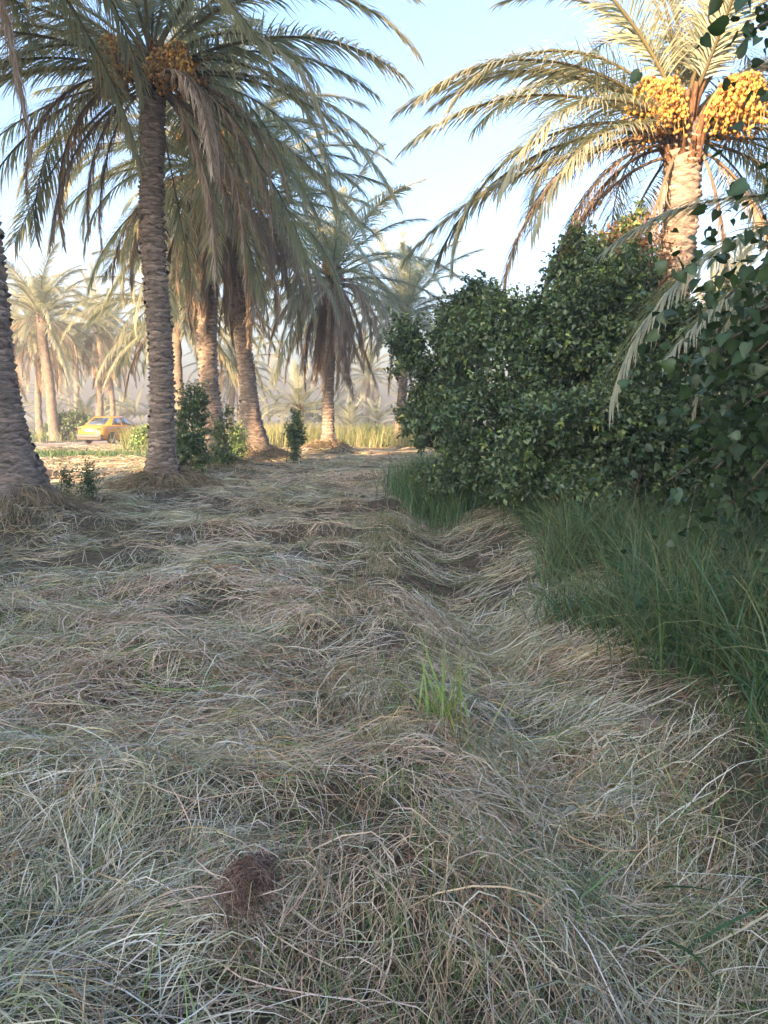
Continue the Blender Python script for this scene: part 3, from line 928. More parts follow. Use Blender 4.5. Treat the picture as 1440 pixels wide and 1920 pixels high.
date_palm(x, y, 5.55, .255, 'sunlit palm with big orange date bunches rising behind the bushes on the right', lean=(.12, 0), bow=(0, 0), flare=.1, fl_h=.4,
          nf=42, dead=7, bunches=7, seed=21, bunch_azs=[-2.6, -2.2, -.75, -.45, -1.0, 2.6, .5], bunch_dz=-.30, fs=.98, thmin=-10, clear=(-1.57, .75, 58), bunch_s=1.08,
          dead_azs=[3.05, 3.3, 2.75, -.3, .3, 2.2])
x, y = PALM['offr'][:2]
date_palm(x, y, 3.05, .25, 'palm beyond the right edge whose grey green fronds hang in over the bushes', lean=(0, 0), flare=.1, fl_h=.4, detail=1,
          nf=26, dead=2, bunches=0, seed=25, fs=.84, azs=[(3.36, -6), (3.45, -20), (3.28, 10), (3.42, 10)], thmin=-10, clear=(PI, 1.25, 99), dead_azs=[0, 1])

# background palms: (u of foot, depth, height, trunk radius, label)
BGP = [
    (74, 52, 6.2, .22, 'slim shaded palm trunk just right of the thick edge trunk', (.1, 0)),
    (104, 46, 7.3, .30, 'sunlit palm standing left of the dark round bush', (-.55, 0)),
    (186, 55, 7.4, .27, 'sunlit palm trunk rising right behind the yellow car roof', (.25, 0)),
    (212, 60, 7.0, .21, 'thin dark palm trunk right of the one behind the car', (0, 0)),
    (338, 31, 5.6, .20, 'palm half hidden behind the nearest whole trunk, by the tall leafy shrub', (.0, 0)),
    (24, 58, 6.6, .25, 'distant palm beside the left edge with yellow lit crown', (0, 0)),
    (145, 74, 7.6, .25, 'distant palm whose crown fills the gap above the car', (.2, 0)),
    (432, 62, 5.0, .24, 'distant palm between the third and fourth trunks', (.3, 0)),
    (690, 78, 5.4, .24, 'distant palm in the gap left of the bushes', (0, 0)),
    (1330, 30, 4.2, .26, 'sunlit palm seen in gaps through the right hand foliage', (0, 0)),
    (1180, 26, 2.2, .26, 'low sunlit palm hidden behind the bushes on the right', (0, 0)),
]
for i, (u, Y, h, r0, lab, lean) in enumerate(BGP):
    date_palm(at(u, 800, Y).x, Y, h, r0, lab, lean=lean, flare=.12, nf=40, dead=12, fs=1.06, bunches=1 if i % 3 == 0 else 0, seed=40 + i, detail=0,
              group='palms in the background', thmin=-20)
YOUNG = [
    (562, 46, 1.9, 'young palm with an orange brown foot behind the narrow sapling'),
    (655, 62, .6, 'low stemless palm in the sunny gap right of the slim palm'),
    (705, 66, .7, 'low stemless palm nearest the left end of the bushes'),
    (160, 64, 1.0, 'low fan of palm leaves above the dark round bush'),
    (790, 58, .9, 'low sunlit palm showing under the left end of the bushes'),
    (20, 66, .8, 'young palm low down beside the edge trunk'),
]
for i, (u, Y, h, lab) in enumerate(YOUNG):
    date_palm(at(u, 800, Y).x, Y, h, .26, lab, flare=.1, nf=26, dead=5 if h > 1.5 else 3, fs=.72, seed=70 + i, detail=0, group='young palms in the background', thmin=0)

# far grove that reads as one mass
mb = MB()
r = np.random.default_rng(5)
fm = [FROND[k][j] for k in (1, 3, 5) for j in (0, 1)]
cache = []
for me in fm:
    v = np.empty(len(me.vertices) * 3, np.float32); me.vertices.foreach_get('co', v); v = v.reshape(-1, 3)
    # thinner copy: rachis points only
    P = v[:26 * 5].reshape(26, 5, 3).mean(1)[::4]
    cache.append(P)
for k in range(55):
    Y = 95 + r.random() * 55; X = (r.random() * 1.5 - .75) * Y
    hh = r.choice([.5, .9, 1.5, 4.5, 6], p=[.35, .25, .2, .12, .08]); fs = .8 + .3 * r.random()
    if hh > 2: mb.tube(np.array([(X, Y, 0), (X + .1, Y, hh)]), .25, 5, (.2, .16, .11), cap=False)
    for j in range(18):
        P = cache[r.integers(0, len(cache))] * fs
        az = r.random() * 2 * PI; c, s_ = math.cos(az), math.sin(az)
        W = np.stack([P[:, 0] * c - P[:, 1] * s_ + X, P[:, 0] * s_ + P[:, 1] * c + Y, P[:, 2] + hh], -1)
        n = len(W); t = np.linspace(0, 1, n)
        wd = .42 * np.sin(PI * np.clip(t * .9 + .1, 0, 1))
        sd = np.array([-s_, c, 0])
        Vv = np.concatenate([W, W + sd * wd[:, None] - [0, 0, .22], W - sd * wd[:, None] - [0, 0, .22]])
        a = np.arange(n - 1)
        Q = np.concatenate([np.stack([a, a + 1, a + 1 + n, a + n], -1), np.stack([a, a + 2 * n, a + 1 + 2 * n, a + 1], -1)])
        mb.add(Vv, Q, None, np.array((.19, .19, .10)) * (.7 + .6 * r.random()))
tag(mb.build('palm_grove', M['frond']), 'hazy mass of distant palms closing the horizon', 'palm grove', kind='stuff')

# ------------------------------------------------------------------ leafy bushes
LEAFCOL = np.array([(.070, .118, .045), (.088, .140, .052), (.058, .102, .050), (.115, .165, .058), (.175, .21, .095), (.12, .15, .095)])

def leaves(P, D, Nn, ln, wd, col, fold=.25):
    """P base points, D directions, Nn normals (all n,3) -> 4 triangles each"""
    D = D / (np.linalg.norm(D, axis=1)[:, None] + 1e-9)
    S = np.cross(D, Nn); S /= np.linalg.norm(S, axis=1)[:, None] + 1e-9
    Nn = np.cross(S, D)
    ln = ln[:, None]; wd = wd[:, None]
    base = P; mid = P + D * ln * .5 - Nn * ln * .02; tip = P + D * ln - Nn * ln * .16
    Lf = P + D * ln * .42 + S * wd * .5 + Nn * wd * fold; Rt = P + D * ln * .42 - S * wd * .5 + Nn * wd * fold
    V = np.stack([base, Rt, mid, tip, Lf], 1).reshape(-1, 3)
    b = np.arange(len(P))[:, None] * 5
    T = np.concatenate([b + np.array(t)[None] for t in ((0, 1, 2), (2, 1, 3), (3, 4, 2), (2, 4, 0))])
    return V, T, np.repeat(col, 5, 0)

def bush_leaves(blobs, n_tw, k, r, size=(.05, .085), cols=LEAFCOL, tw=(.18, .42), up=.35, inner=.62, bright=.10, clump=0):
    bl = np.array(blobs, float)
    if clump:
        sub = []
        for b_ in bl:
            for q in range(clump):
                dd = r.normal(0, 1, 3); dd[2] += .1; dd /= np.linalg.norm(dd)
                f = r.uniform(.18, .5)
                sub.append(np.concatenate([b_[:3] + dd * b_[3:6] * r.uniform(.5, 1.18), b_[3:6] * f * np.array((1, 1, .85))]))
        bl = np.array(sub)
    a = bl[:, 3] * bl[:, 4] + bl[:, 4] * bl[:, 5] + bl[:, 3] * bl[:, 5]
    w = r.choice(len(bl), n_tw, p=a / a.sum())
    d = r.normal(0, 1, (n_tw, 3)); d[:, 2] += .15; d /= np.linalg.norm(d, axis=1)[:, None]
    # lumpy shell
    lump = .82 + .36 * fbm(np.arctan2(d[:, 1], d[:, 0]) * 2.2 + w * 3.1, d[:, 2] * 3 + w, 111, 3)
    rad = (inner + (1 - inner) * r.random(n_tw) ** .5) * lump
    c = bl[w, :3] + d * bl[w, 3:6] * rad[:, None]
    td = d + np.array([0, 0, up]) + r.normal(0, .45, (n_tw, 3)); td /= np.linalg.norm(td, axis=1)[:, None]
    tl = tw[0] + r.random(n_tw) * (tw[1] - tw[0])
    i = np.repeat(np.arange(n_tw), k); n = len(i)
    s = np.tile((np.arange(k) + .5) / k, n_tw)
    P = c[i] + td[i] * (tl[i] * (s - .35))[:, None] + r.normal(0, .012, (n, 3))
    D = td[i] * .55 + r.normal(0, .75, (n, 3)); D[:, 2] -= .15
    Nn = r.normal(0, .55, (n, 3)) + np.array([0, 0, 1.0]) + d[i] * .5
    tone = np.clip(.55 + .9 * r.random(n_tw), 0, 2)
    ci = cols[r.integers(0, len(cols), n)] * (tone[i] * (.8 + .4 * r.random(n)))[:, None]
    br = (r.random(n_tw) < bright)[i]
    ci[br] = ci[br] * np.array((1.9, 1.7, 1.2))
    ln = size[0] + r.random(n) * (size[1] - size[0])
    keep = P[:, 2] > .03
    return leaves(P[keep], D[keep], Nn[keep], ln[keep], ln[keep] * (.5 + .15 * r.random(keep.sum())), np.clip(ci[keep], 0, .5)), (c, td, tl)

def bush(name, loc, blobs, n_tw, k, label, cat, seed, stems=7, group=None, size=(.05, .085), cols=LEAFCOL, stem_r=.045, tw=(.18, .42), up=.35, inner=.62, bright=.1, mat='leaf', clump=0):
    """blobs: (x, y, z, rx, ry, rz) relative to the foot"""
    r = np.random.default_rng(seed)
    root = empty(name, loc, label, cat, group)
    (V, T, C), (c, td, tl) = bush_leaves(blobs, n_tw, k, r, size, cols, tw, up, inner, bright, clump)
    o = MB().add(V, None, T, C).build('crown', M[mat], root)
    st = MB()
    for j in range(stems):
        b_ = blobs[j % len(blobs)]
        e = np.array(b_[:3]) + r.normal(0, .3, 3) * np.array(b_[3:6])
        s0 = np.array([r.normal(0, .15), r.normal(0, .15), -.05])
        t = np.linspace(0, 1, 8)[:, None]
        m_ = (s0 + e) / 2 + np.array([0, 0, .25]) + r.normal(0, .12, 3)
        P = (1 - t) ** 2 * s0 + 2 * t * (1 - t) * m_ + t ** 2 * e
        st.tube(P, stem_r * (1 - .75 * t[:, 0]), 6)
        near = np.argsort(((c - e) ** 2).sum(1))[:14]
        for q in near:
            P2 = np.stack([P[5], (P[5] + c[q]) / 2 + r.normal(0, .05, 3), c[q]])
            st.tube(P2, np.array([.3, .2, .1]) * stem_r, 4, cap=False)
    st.build('stem', M['twig'], root, True)
    return root

# hedge on the right, four bushes grown together (world blobs turned into local ones)
def wbush(label, foot, blobs, n_tw, k, seed, **kw):
    fx, fy = foot; fz = H(fx, fy)
    bl = [(a - fx, b_ - fy, c - fz, d_, e, f) for (a, b_, c, d_, e, f) in blobs]
    return bush('leafy_bush', (fx, fy, fz), bl, n_tw, k, label, 'bush', seed, group='dark leafy bushes along the right of the clearing', clump=14, tw=(.12, .34), **kw)

def bl(u, v, Y, rx, ry, rz):
    p = at(u, v, Y); return (p.x, p.y, p.z, rx, ry, rz)
wbush('dark bush with ragged left side reaching out over the clearing', (1.7, 13.6),
      [bl(800, 690, 13.2, .55, .8, .75), bl(850, 790, 13.2, .75, .9, .75), bl(880, 640, 13.6, .6, .8, .65), bl(780, 800, 13.4, .35, .6, .35), bl(760, 640, 13.2, .28, .5, .35), bl(870, 870, 12.8, .7, .8, .5), bl(905, 560, 13.6, .3, .5, .35)], 3000, 9, 201, stems=8, size=(.06, .105))
wbush('broad dark bush in the middle of the hedge with pale dusty leaves', (2.35, 11.2),
      [bl(960, 670, 11.0, .8, .8, .7), bl(970, 800, 10.6, .85, .8, .75), bl(1040, 720, 10.6, .8, .9, .9), bl(950, 605, 11.4, .45, .6, .4), bl(1060, 615, 11.0, .7, .8, .55), bl(950, 890, 10.8, .6, .6, .35), bl(1010, 860, 10.4, .6, .5, .5)], 4000, 9, 202, stems=8, size=(.055, .10))
wbush('tallest dark bush beneath the sunlit date palm', (3.3, 11.0),
      [bl(1130, 585, 10.8, .7, .8, .65), bl(1165, 510, 11.2, .42, .6, .42), bl(1075, 520, 11.2, .3, .5, .38), bl(1150, 690, 10.6, .85, .8, .85), bl(1215, 650, 10.8, .7, .8, .6), bl(1090, 470, 11.4, .22, .3, .3), bl(1175, 440, 11.4, .2, .3, .3), bl(1300, 700, 10.8, .8, .8, .8)], 4400, 9, 203, stems=8, size=(.055, .10))
wbush('low dark bush in front of the hedge hanging into the bank grass', (2.9, 9.0),
      [bl(1120, 820, 8.8, .8, .6, .6), bl(1060, 890, 8.4, .5, .4, .3), bl(1210, 760, 9.0, .6, .6, .6), bl(1000, 860, 9.2, .45, .5, .4), bl(1100, 915, 8.3, .32, .3, .22), bl(1230, 900, 8.8, .6, .5, .4), bl(1330, 860, 8.6, .6, .5, .5)], 3600, 9, 204, stems=7, size=(.05, .09))
wbush('shadowed bush backing the broad leaved tree at the right edge', (4.6, 9.0),
      [bl(1390, 620, 9.2, .5, .6, .4), bl(1470, 640, 9.0, .6, .6, .7), bl(1440, 840, 8.8, .7, .6, .6), bl(1360, 900, 8.6, .5, .5, .35), bl(1330, 780, 9.2, .4, .5, .35)], 2300, 9, 205, stems=6, size=(.055, .10))
# a few dried orange leaves on the twigs above the hedge
r = np.random.default_rng(33)
p = at(1200, 470, 10.6)
bush('withered_bush', (p.x, 10.9, H(p.x, 10.9)), [(0, 0, p.z - .25, .5, .5, .5), (.35, 0, p.z - .8, .4, .4, .45)], 260, 8,
     'withered brown leafed branch standing out of the hedge before the palm trunk', 'bush', 34, stems=3,
     cols=np.array([(.30, .16, .08), (.36, .22, .11), (.22, .11, .06)]), bright=0, stem_r=.03)

# ------------------------------------------------------------------ broad-leaved tree at the right edge
def big_leaf(seed):
    r = np.random.default_rng(seed)
    # heart outline, +x to the tip, normal +z
    out = [(0, 0), (-.10, .16), (-.06, .34), (.12, .46), (.36, .46), (.60, .33), (.82, .15), (1.0, 0)]
    V = []; w = .85 + .25 * r.random()
    cu = .18 + .25 * r.random(); fo = .10 + .2 * r.random()
    def pt(x, y): return (x, y * w, -cu * x * x + fo * abs(y) + r.normal(0, .008))
    mid = [(-.0, 0), (.15, 0), (.4, 0), (.65, 0), (1.0, 0)]
    Vm = [pt(*q) for q in mid]
    Lf = [pt(x, y) for x, y in out[1:-1]]; Rt = [pt(x, -y) for x, y in out[1:-1]]
    V = np.array(Vm + Lf + Rt)
    L0, R0 = 5, 11
    T = []
    for b, fl in ((L0, 1), (R0, -1)):
        t = [(0, b + 1, b), (0, 1, b + 1), (1, b + 2, b + 1), (1, 2, b + 2), (2, b + 3, b + 2), (2, 3, b + 3), (3, b + 4, b + 3), (3, b + 5, b + 4), (3, 4, b + 5)]
        T += [q if fl == 1 else (q[0], q[2], q[1]) for q in t]
    pet = MB().tube(np.array([(-.45, 0, .10), (-.2, 0, .04), (0, 0, 0)]), .012, 3, (.12, .15, .05), cap=False)
    return V, np.array(T), pet
BIGL = [big_leaf(i) for i in range(5)]
BIGM = []
for k, (V, T, pet) in enumerate(BIGL):
    mb = MB(); g = (.9, 1.0, 1.12, .95, 1.05)[k]
    c = np.array([(.034, .068, .026), (.042, .078, .027), (.032, .062, .032), (.056, .088, .036), (.038, .072, .022)][k])
    Cc = np.repeat(c[None], len(V), 0); Cc[:5] *= 1.5
    mb.add(V, None, T, Cc)
    pv, pq = np.vstack(pet.V), np.vstack(pet.Q)
    mb.add(pv, pq, None, (.13, .16, .05))
    me = mb.mesh('leaf', True); me.materials.append(M['bigleaf']); BIGM.append((me, np.vstack(mb.V), np.vstack(mb.Q), np.vstack(mb.T), np.vstack(mb.C)))

fx, fy = 3.15, 5.1
tree = empty('broadleaf_tree', (fx, fy, H(fx, fy)), 'big heart shaped leaves of the near tree filling the right edge', 'tree')
r = np.random.default_rng(77)
tips = []
sm = MB()
bz = H(fx, fy)
t = np.linspace(0, 1, 9)[:, None]
main = np.array([0, 0, -.1]) * (1 - t) + np.array([.1, .1, 4.2]) * t + np.array([.12, .05, 0]) * np.sin(t * 5)
sm.tube(main, .075 * (1 - .6 * t[:, 0]), 8)
# hanging branches, ends given in world space
ends = []
for (u, v, Y, n) in ((1360, 560, 4.9, 3), (1425, 470, 4.6, 3), (1320, 670, 4.9, 3), (1400, 600, 4.6, 4), (1330, 720, 4.8, 2), (1420, 660, 4.5, 3), (1300, 800, 5.0, 4), (1380, 770, 4.6, 4),
                     (1340, 880, 4.8, 4), (1410, 900, 4.5, 4), (1440, 540, 4.4, 3), (1440, 790, 4.4, 3), (1290, 690, 5.2, 2), (1430, 20, 4.2, 2), (1415, 55, 4.2, 1), (1450, 195, 4.2, 1), (1425, 1130, 4.0, 2),
                     (1520, 600, 4.6, 4), (1530, 850, 4.6, 4), (1480, 100, 4.4, 3), (1255, 900, 5.4, 3), (1290, 740, 5.3, 2), (1350, 960, 4.9, 3), (1460, 1000, 4.2, 3)):
    p = at(u, v, Y); e = np.array([p.x - fx, p.y - fy, p.z - bz])
    s0 = main[min(8, max(1, int((e[2] + .6) / 4.2 * 8)))]
    tt_ = np.linspace(0, 1, 8)[:, None]
    m_ = (s0 + e) / 2 + np.array([0, 0, .35])
    P = (1 - tt_) ** 2 * s0 + 2 * tt_ * (1 - tt_) * m_ + tt_ ** 2 * e
    sm.tube(P, .016 * (1 - .7 * tt_[:, 0]) + .002, 5, cap=False)
    ends.append((P, n))
sm.build('trunk', M['twig'], tree, True)
LV = []
for P, n in ends:
    for k in range(n * 46):
        f = r.random() ** .6
        q = np.array([np.interp(f, np.linspace(0, 1, 8), P[:, j]) for j in range(3)]) + r.normal(0, .06 + .14 * (n > 2), 3) * np.array((1.1, 1.3, 1.2)) * (.3 + f)
        az = r.random() * 2 * PI; pit = r.uniform(-1.3, .7)
        if q[1] + fy < 3.3: continue
        LV.append((q, (r.normal(0, .8), -pit, az), (.038 + .07 * r.random() ** 1.8)))
LV.sort(key=lambda e: -e[2] / np.linalg.norm(e[0] + np.array([fx, fy, bz - CAMZ])))
from mathutils import Euler
for q, ro, s_ in LV[:300]:
    obj('leaf', BIGM[r.integers(0, 5)][0], None, tree, q, ro, (s_, s_, s_))
mb = MB()
for q, ro, s_ in LV[300:]:
    me, V, Qd, T, C = BIGM[r.integers(0, 5)]
    Rm = np.array(Euler(ro).to_matrix())
    mb.add((V * s_) @ Rm.T + q, Qd, T, C * r.uniform(.7, 1.3))
o = mb.build('foliage', M['bigleaf'], tree, True); o['kind'] = 'stuff'
# the rest of its crown spreads to the right of the picture
(V, T, C), _ = bush_leaves([(1.3, -1.6, 3.2, 1.3, 1.7, 1.3), (.9, -3.4, 2.9, 1.0, 1.3, 1.2), (1.4, -2.2, 1.5, .9, 1.3, .9), (1.2, .2, 3.6, 1.3, 1.2, 1.0)], 1500, 9, r, (.09, .15), inner=.4, cols=LEAFCOL)
o = MB().add(V, None, T, C).build('crown', M['leaf'], tree)

# ------------------------------------------------------------------ small shrubs among the palms
SH = np.array([(.085, .135, .045), (.115, .17, .055), (.07, .115, .042), (.17, .21, .08)])
def shrub(name, u, v, Y, blobs, n_tw, k, label, cat, seed, size, cols=SH, **kw):
    p = at(u, v, Y)
    return bush(name, (p.x, p.y, H(p.x, p.y)), blobs, n_tw, k, label, cat, seed, size=size, cols=cols, **kw)
shrub('tall_shrub', 360, 870, 17.5, [(0, 0, .55, .30, .3, .45), (.02, 0, 1.25, .30, .3, .5), (.06, 0, 1.8, .25, .25, .3), (-.2, 0, .5, .2, .2, .3)], 520, 10,
      'tall leafy green shrub between the two nearest whole palm trunks', 'shrub', 301, (.06, .10), stems=5, stem_r=.02)
shrub('creeper', 420, 880, 20.1, [(.05, -.2, .5, .22, .12, .5), (-.12, -.2, .9, .1, .1, .25), (.2, -.1, 1.15, .1, .12, .3), (-.1, -.25, .2, .3, .15, .2)], 150, 9,
      'leafy creeper climbing the foot of the third palm trunk', 'creeper', 302, (.06, .10), stems=4, stem_r=.012)
shrub('small_shrub', 445, 862, 22.5, [(0, 0, .45, .22, .2, .45), (.05, 0, .9, .12, .12, .25)], 150, 9,
      'small bright green shrub left of the swelling palm foot', 'shrub', 303, (.06, .10), cols=SH * 1.5, stems=4, stem_r=.012)
shrub('sapling', 553, 868, 23.5, [(0, 0, .45, .12, .12, .45), (.05, 0, 1.0, .15, .15, .4), (.1, 0, 1.4, .09, .09, .25), (.22, 0, .85, .08, .1, .3), (-.12, 0, .9, .08, .1, .22)], 300, 9,
      'narrow dark green sapling standing alone left of the slim palm', 'sapling', 304, (.06, .10), stems=5, stem_r=.014, up=1.4)
shrub('round_bush', 135, 815, 47, [(0, 0, .8, 1.2, .9, .85), (1.0, 0, .6, .9, .8, .7), (-.9, 0, .6, .6, .6, .6)], 900, 9,
      'dark round bush left behind the yellow car', 'bush', 305, (.13, .20), cols=LEAFCOL * 1.1, stems=5)
shrub('weed', 168, 950, 12.2, [(0, 0, .28, .09, .09, .26), (.03, 0, .55, .07, .07, .18)], 90, 9, 'leafy dark green weed right of the edge palm foot, taller of two', 'weed', 306, (.035, .06), stems=4, stem_r=.008, up=1.2)
shrub('weed', 130, 950, 12.0, [(0, 0, .25, .07, .07, .25), (-.03, 0, .5, .05, .05, .14)], 55, 9, 'thin leafy weed close beside the foot of the edge palm', 'weed', 307, (.03, .055), stems=4, stem_r=.008, up=1.2)
shrub('small_shrub', 275, 845, 30, [(0, 0, .5, .5, .4, .45), (.5, 0, .9, .35, .3, .55)], 240, 8, 'pale leafy shrub left of the nearest whole palm foot', 'shrub', 308, (.09, .14), cols=SH * 1.7, stems=4, stem_r=.015)
shrub('small_shrub', 700, 840, 40, [(0, 0, .4, 1.2, .4, .35)], 220, 8, 'low green scrub at the far end of the clearing', 'shrub', 309, (.10, .16), cols=SH * 1.4, stems=4, stem_r=.015)

# ------------------------------------------------------------------ trees behind the camera that shade the clearing
r = np.random.default_rng(90)
(V, T, C), _ = bush_leaves([(0, 0, 3.3, 2.2, 1.9, 2.5), (.6, .2, 5.4, 1.6, 1.5, 1.7), (-.9, -.2, 5.0, 1.5, 1.4, 1.6), (.2, 0, 1.6, 2.0, 1.8, 1.5)], 1500, 7, r, (.22, .36), inner=.4)
crown_me = make_mesh('crown', V, None, T, C); crown_me.materials.append(M['leaf'])
sm = MB(); sm.tube(np.array([(0, 0, -.1), (.05, 0, 1.4), (0, .1, 3.0), (.1, 0, 5.0)]), np.array([.16, .13, .1, .04]), 8)
for k in range(6):
    a = k * 1.05
    sm.tube(np.array([(0, 0, 1.5 + .3 * k), (math.cos(a) * .7, math.sin(a) * .7, 2.4 + .4 * k), (math.cos(a) * 1.5, math.sin(a) * 1.4, 3.0 + .4 * k)]), np.array([.07, .05, .02]), 6)
stem_me = sm.mesh('trunk', True); stem_me.materials.append(M['twig'])
SPOTS = []
for k, (pp, s_) in enumerate(((-10.3, 1.9), (-8.2, 1.85), (-6.0, 1.7), (-4.0, 1.58), (-1.8, 1.56), (1.0, 1.56), (4.0, 1.6))):
    aa = -28 - 1.2 * (k % 2)
    SPOTS.append((aa * SUN_TRAVEL.x + pp * SUN_TRAVEL.y, aa * SUN_TRAVEL.y - pp * SUN_TRAVEL.x, s_))
for i, (x, y, s_) in enumerate(SPOTS):
    o = empty('citrus_tree', (x, y, 0), 'dense orchard tree behind the viewer, %s from the left in the shading row' % ('first second third fourth fifth sixth seventh'.split()[i]), 'tree', 'orchard trees behind the viewer', i * 1.3)
    o.scale = (s_, s_, s_)
    obj('crown', crown_me, None, o); obj('trunk', stem_me, None, o)
for i, (x, y, h) in enumerate(((-12.5, 1.2, 8.6), (-15.5, -6.0, 10.2), (-10.5, -3.0, 8.2), (-18.0, 0.5, 10.4))):
    date_palm(x, y, h, .28, ['tall palm left of the viewer outside the picture', 'tallest palm behind the viewer on the left', 'palm behind the viewer nearest the edge palm', 'outermost palm on the left outside the picture'][i],
              nf=44, dead=10, fs=1.0, seed=120 + i, detail=0, group='palms shading the clearing from outside the picture', flare=.12)

# ------------------------------------------------------------------ car on the track
def car(loc, rz):
    root = empty('car', loc, 'small orange yellow saloon car seen from behind on the dirt track', 'car', None, rz)
    # +x forward; rear bumper at x = 0
    st = [(0.0, .36, .80, .68), (.05, .30, .90, .75), (.25, .27, .94, .78), (.62, .24, .955, .795), (1.2, .22, .95, .805), (2.5, .22, .93, .805), (2.95, .22, .90, .795), (3.5, .25, .83, .765), (3.84, .30, .74, .70), (3.92, .36, .66, .60)]
    ring = []
    for (x, zb, zt, w) in st:
        hl = [(.0, zt + .01), (.55 * w, zt + .006), (.86 * w, zt - .015), (.97 * w, zt - .08), (1.0 * w, zt - .20), (1.015 * w, (zb + zt) / 2 - .02), (.99 * w, zb + .10), (.93 * w, zb), (0, zb)]
        full = hl + [(-a, b_) for a, b_ in hl[-2:0:-1]]
        ring.append([(x, a, b_) for a, b_ in full])
    A = np.array(ring); n, k = A.shape[:2]
    i = np.arange(n - 1)[:, None] * k; j = np.arange(k)[None]; j1 = (j + 1) % k
    Q = np.stack([i + j, i + j1, i + k + j1, i + k + j], -1).reshape(-1, 4)
    V = A.reshape(-1, 3)
    c0, c1 = len(V), len(V) + 1
    V = np.vstack([V, A[0].mean(0), A[-1].mean(0)])
    T = [(c0, (q + 1) % k, q) for q in range(k)] + [(c1, (n - 1) * k + q, (n - 1) * k + (q + 1) % k) for q in range(k)]
    body = obj('body', make_mesh('body', V, Q, T, smooth=True), M['car_paint'], root)
    # cabin
    lo = np.array([(.42, -.72, .93), (2.82, -.72, .915), (2.82, .72, .915), (.42, .72, .93)])
    mi = np.array([(.98, -.575, 1.36), (1.98, -.575, 1.375), (1.98, .575, 1.375), (.98, .575, 1.36)])
    hi = np.array([(1.12, -.47, 1.40), (1.86, -.47, 1.415), (1.86, .47, 1.415), (1.12, .47, 1.40)])
    V = np.vstack([lo, mi, hi]); Q = [(a, (a + 1) % 4, 4 + (a + 1) % 4, 4 + a) for a in range(4)] + [(4 + a, 4 + (a + 1) % 4, 8 + (a + 1) % 4, 8 + a) for a in range(4)] + [(8, 9, 10, 11)]
    obj('cabin', make_mesh('cabin', V, Q), M['car_paint'], root)
    def pane(name, quad, u0, u1, v0, v1, mat, parent=root, out=.006, th=.012):
        a, b_, c, d = [np.array(q) for q in quad]
        f = lambda u, v: (a * (1 - u) + b_ * u) * (1 - v) + (d * (1 - u) + c * u) * v
        nrm = np.cross(b_ - a, d - a); nrm /= np.linalg.norm(nrm)
        P = [f(u0, v0), f(u1, v0), f(u1, v1), f(u0, v1)]
        V = [q - nrm * th for q in P] + [q + nrm * out for q in P]
        mb = MB().add(V, [(4, 5, 6, 7), (0, 1, 5, 4), (1, 2, 6, 5), (2, 3, 7, 6), (3, 0, 4, 7)])
        return mb.build(name, mat, parent)
    rear = [lo[3], lo[0], mi[0], mi[3]]; right = [lo[0], lo[1], mi[1], mi[0]]; front = [lo[1], lo[2], mi[2], mi[1]]; left = [lo[2], lo[3], mi[3], mi[2]]
    pane('rear_window', rear, .09, .91, .12, .90, M['glass'])
    pane('windscreen', front, .08, .92, .1, .92, M['glass'])
    for sd in (right, left):
        fl = sd is left
        for (u0, u1) in ((.16, .47), (.52, .83)):
            if fl: u0, u1 = 1 - u1, 1 - u0
            pane('side_window', sd, u0, u1, .10, .88, M['glass'])
    # bumpers, lights, plate
    mb = MB()
    for (y0, y1) in ((-.76, .76),):
        yy = np.linspace(y0, y1, 9); xx = -.06 + .10 * (np.abs(yy) / .76) ** 4
        mb.tube(np.stack([xx, yy, np.full(9, .44)], -1), .09, 8)
        mb.box((.04, 0, .385), (.085, .735, .145))
    mb.build('rear_bumper', M['car_grey'], root, False)
    mb = MB(); yy = np.linspace(-.7, .7, 9); mb.tube(np.stack([3.93 - .1 * (np.abs(yy) / .7) ** 4, yy, np.full(9, .46)], -1), .085, 8)
    mb.build('front_bumper', M['car_grey'], root)
    for sgn in (-1, 1):
        tl = MB().box((.028, sgn * .60, .745), (.03, .105, .075)).build('tail_light', M['tail'], root)
        MB().box((.026, sgn * .60, .70), (.034, .10, .026)).build('indicator', M['amber'], tl)
        MB().box((3.86, sgn * .5, .64), (.03, .13, .07)).build('headlight', M['plate'], root)
        mb = MB().box((2.42, sgn * .86, .97), (.05, .07, .05)); mb.box((2.46, sgn * .79, .95), (.02, .05, .015)); mb.build('wing_mirror', M['car_black'], root)
        mb = MB().box((1.95, sgn * .812, .60), (1.25, .012, .022)); mb.build('rubbing_strip', M['car_black'], root)
        for xx in (1.15, 2.1): MB().box((xx, sgn * .806, .80), (.07, .016, .014)).build('door_handle', M['car_black'], root)
        for xx in (.72, 3.12):
            w = MB(); a = np.arange(20) * 2 * PI / 20
            prof = [(.17, -.075), (.255, -.08), (.275, -.05), (.275, .05), (.255, .08), (.17, .075)]
            V = np.array([(math.cos(t) * rr, yv, math.sin(t) * rr) for (rr, yv) in prof for t in a])
            Q = [(p * 20 + q, p * 20 + (q + 1) % 20, (p + 1) * 20 + (q + 1) % 20, (p + 1) * 20 + q) for p in range(5) for q in range(20)]
            w.add(V, Q)
            wh = w.build('wheel', M['tyre'], root, True); wh.location = (xx, sgn * .735, .275)
            rm = MB(); V = np.array([(math.cos(t) * rr, yv * sgn, math.sin(t) * rr) for (rr, yv) in ((.175, .062), (.15, .04), (.07, .055), (.0, .06)) for t in a])
            Q = [(p * 20 + q, p * 20 + (q + 1) % 20, (p + 1) * 20 + (q + 1) % 20, (p + 1) * 20 + q) for p in range(3) for q in range(20)]
            rm.add(V, Q).build('rim', M['rim'], wh)
            ar = MB(); aa = np.linspace(-.15, PI + .15, 16)
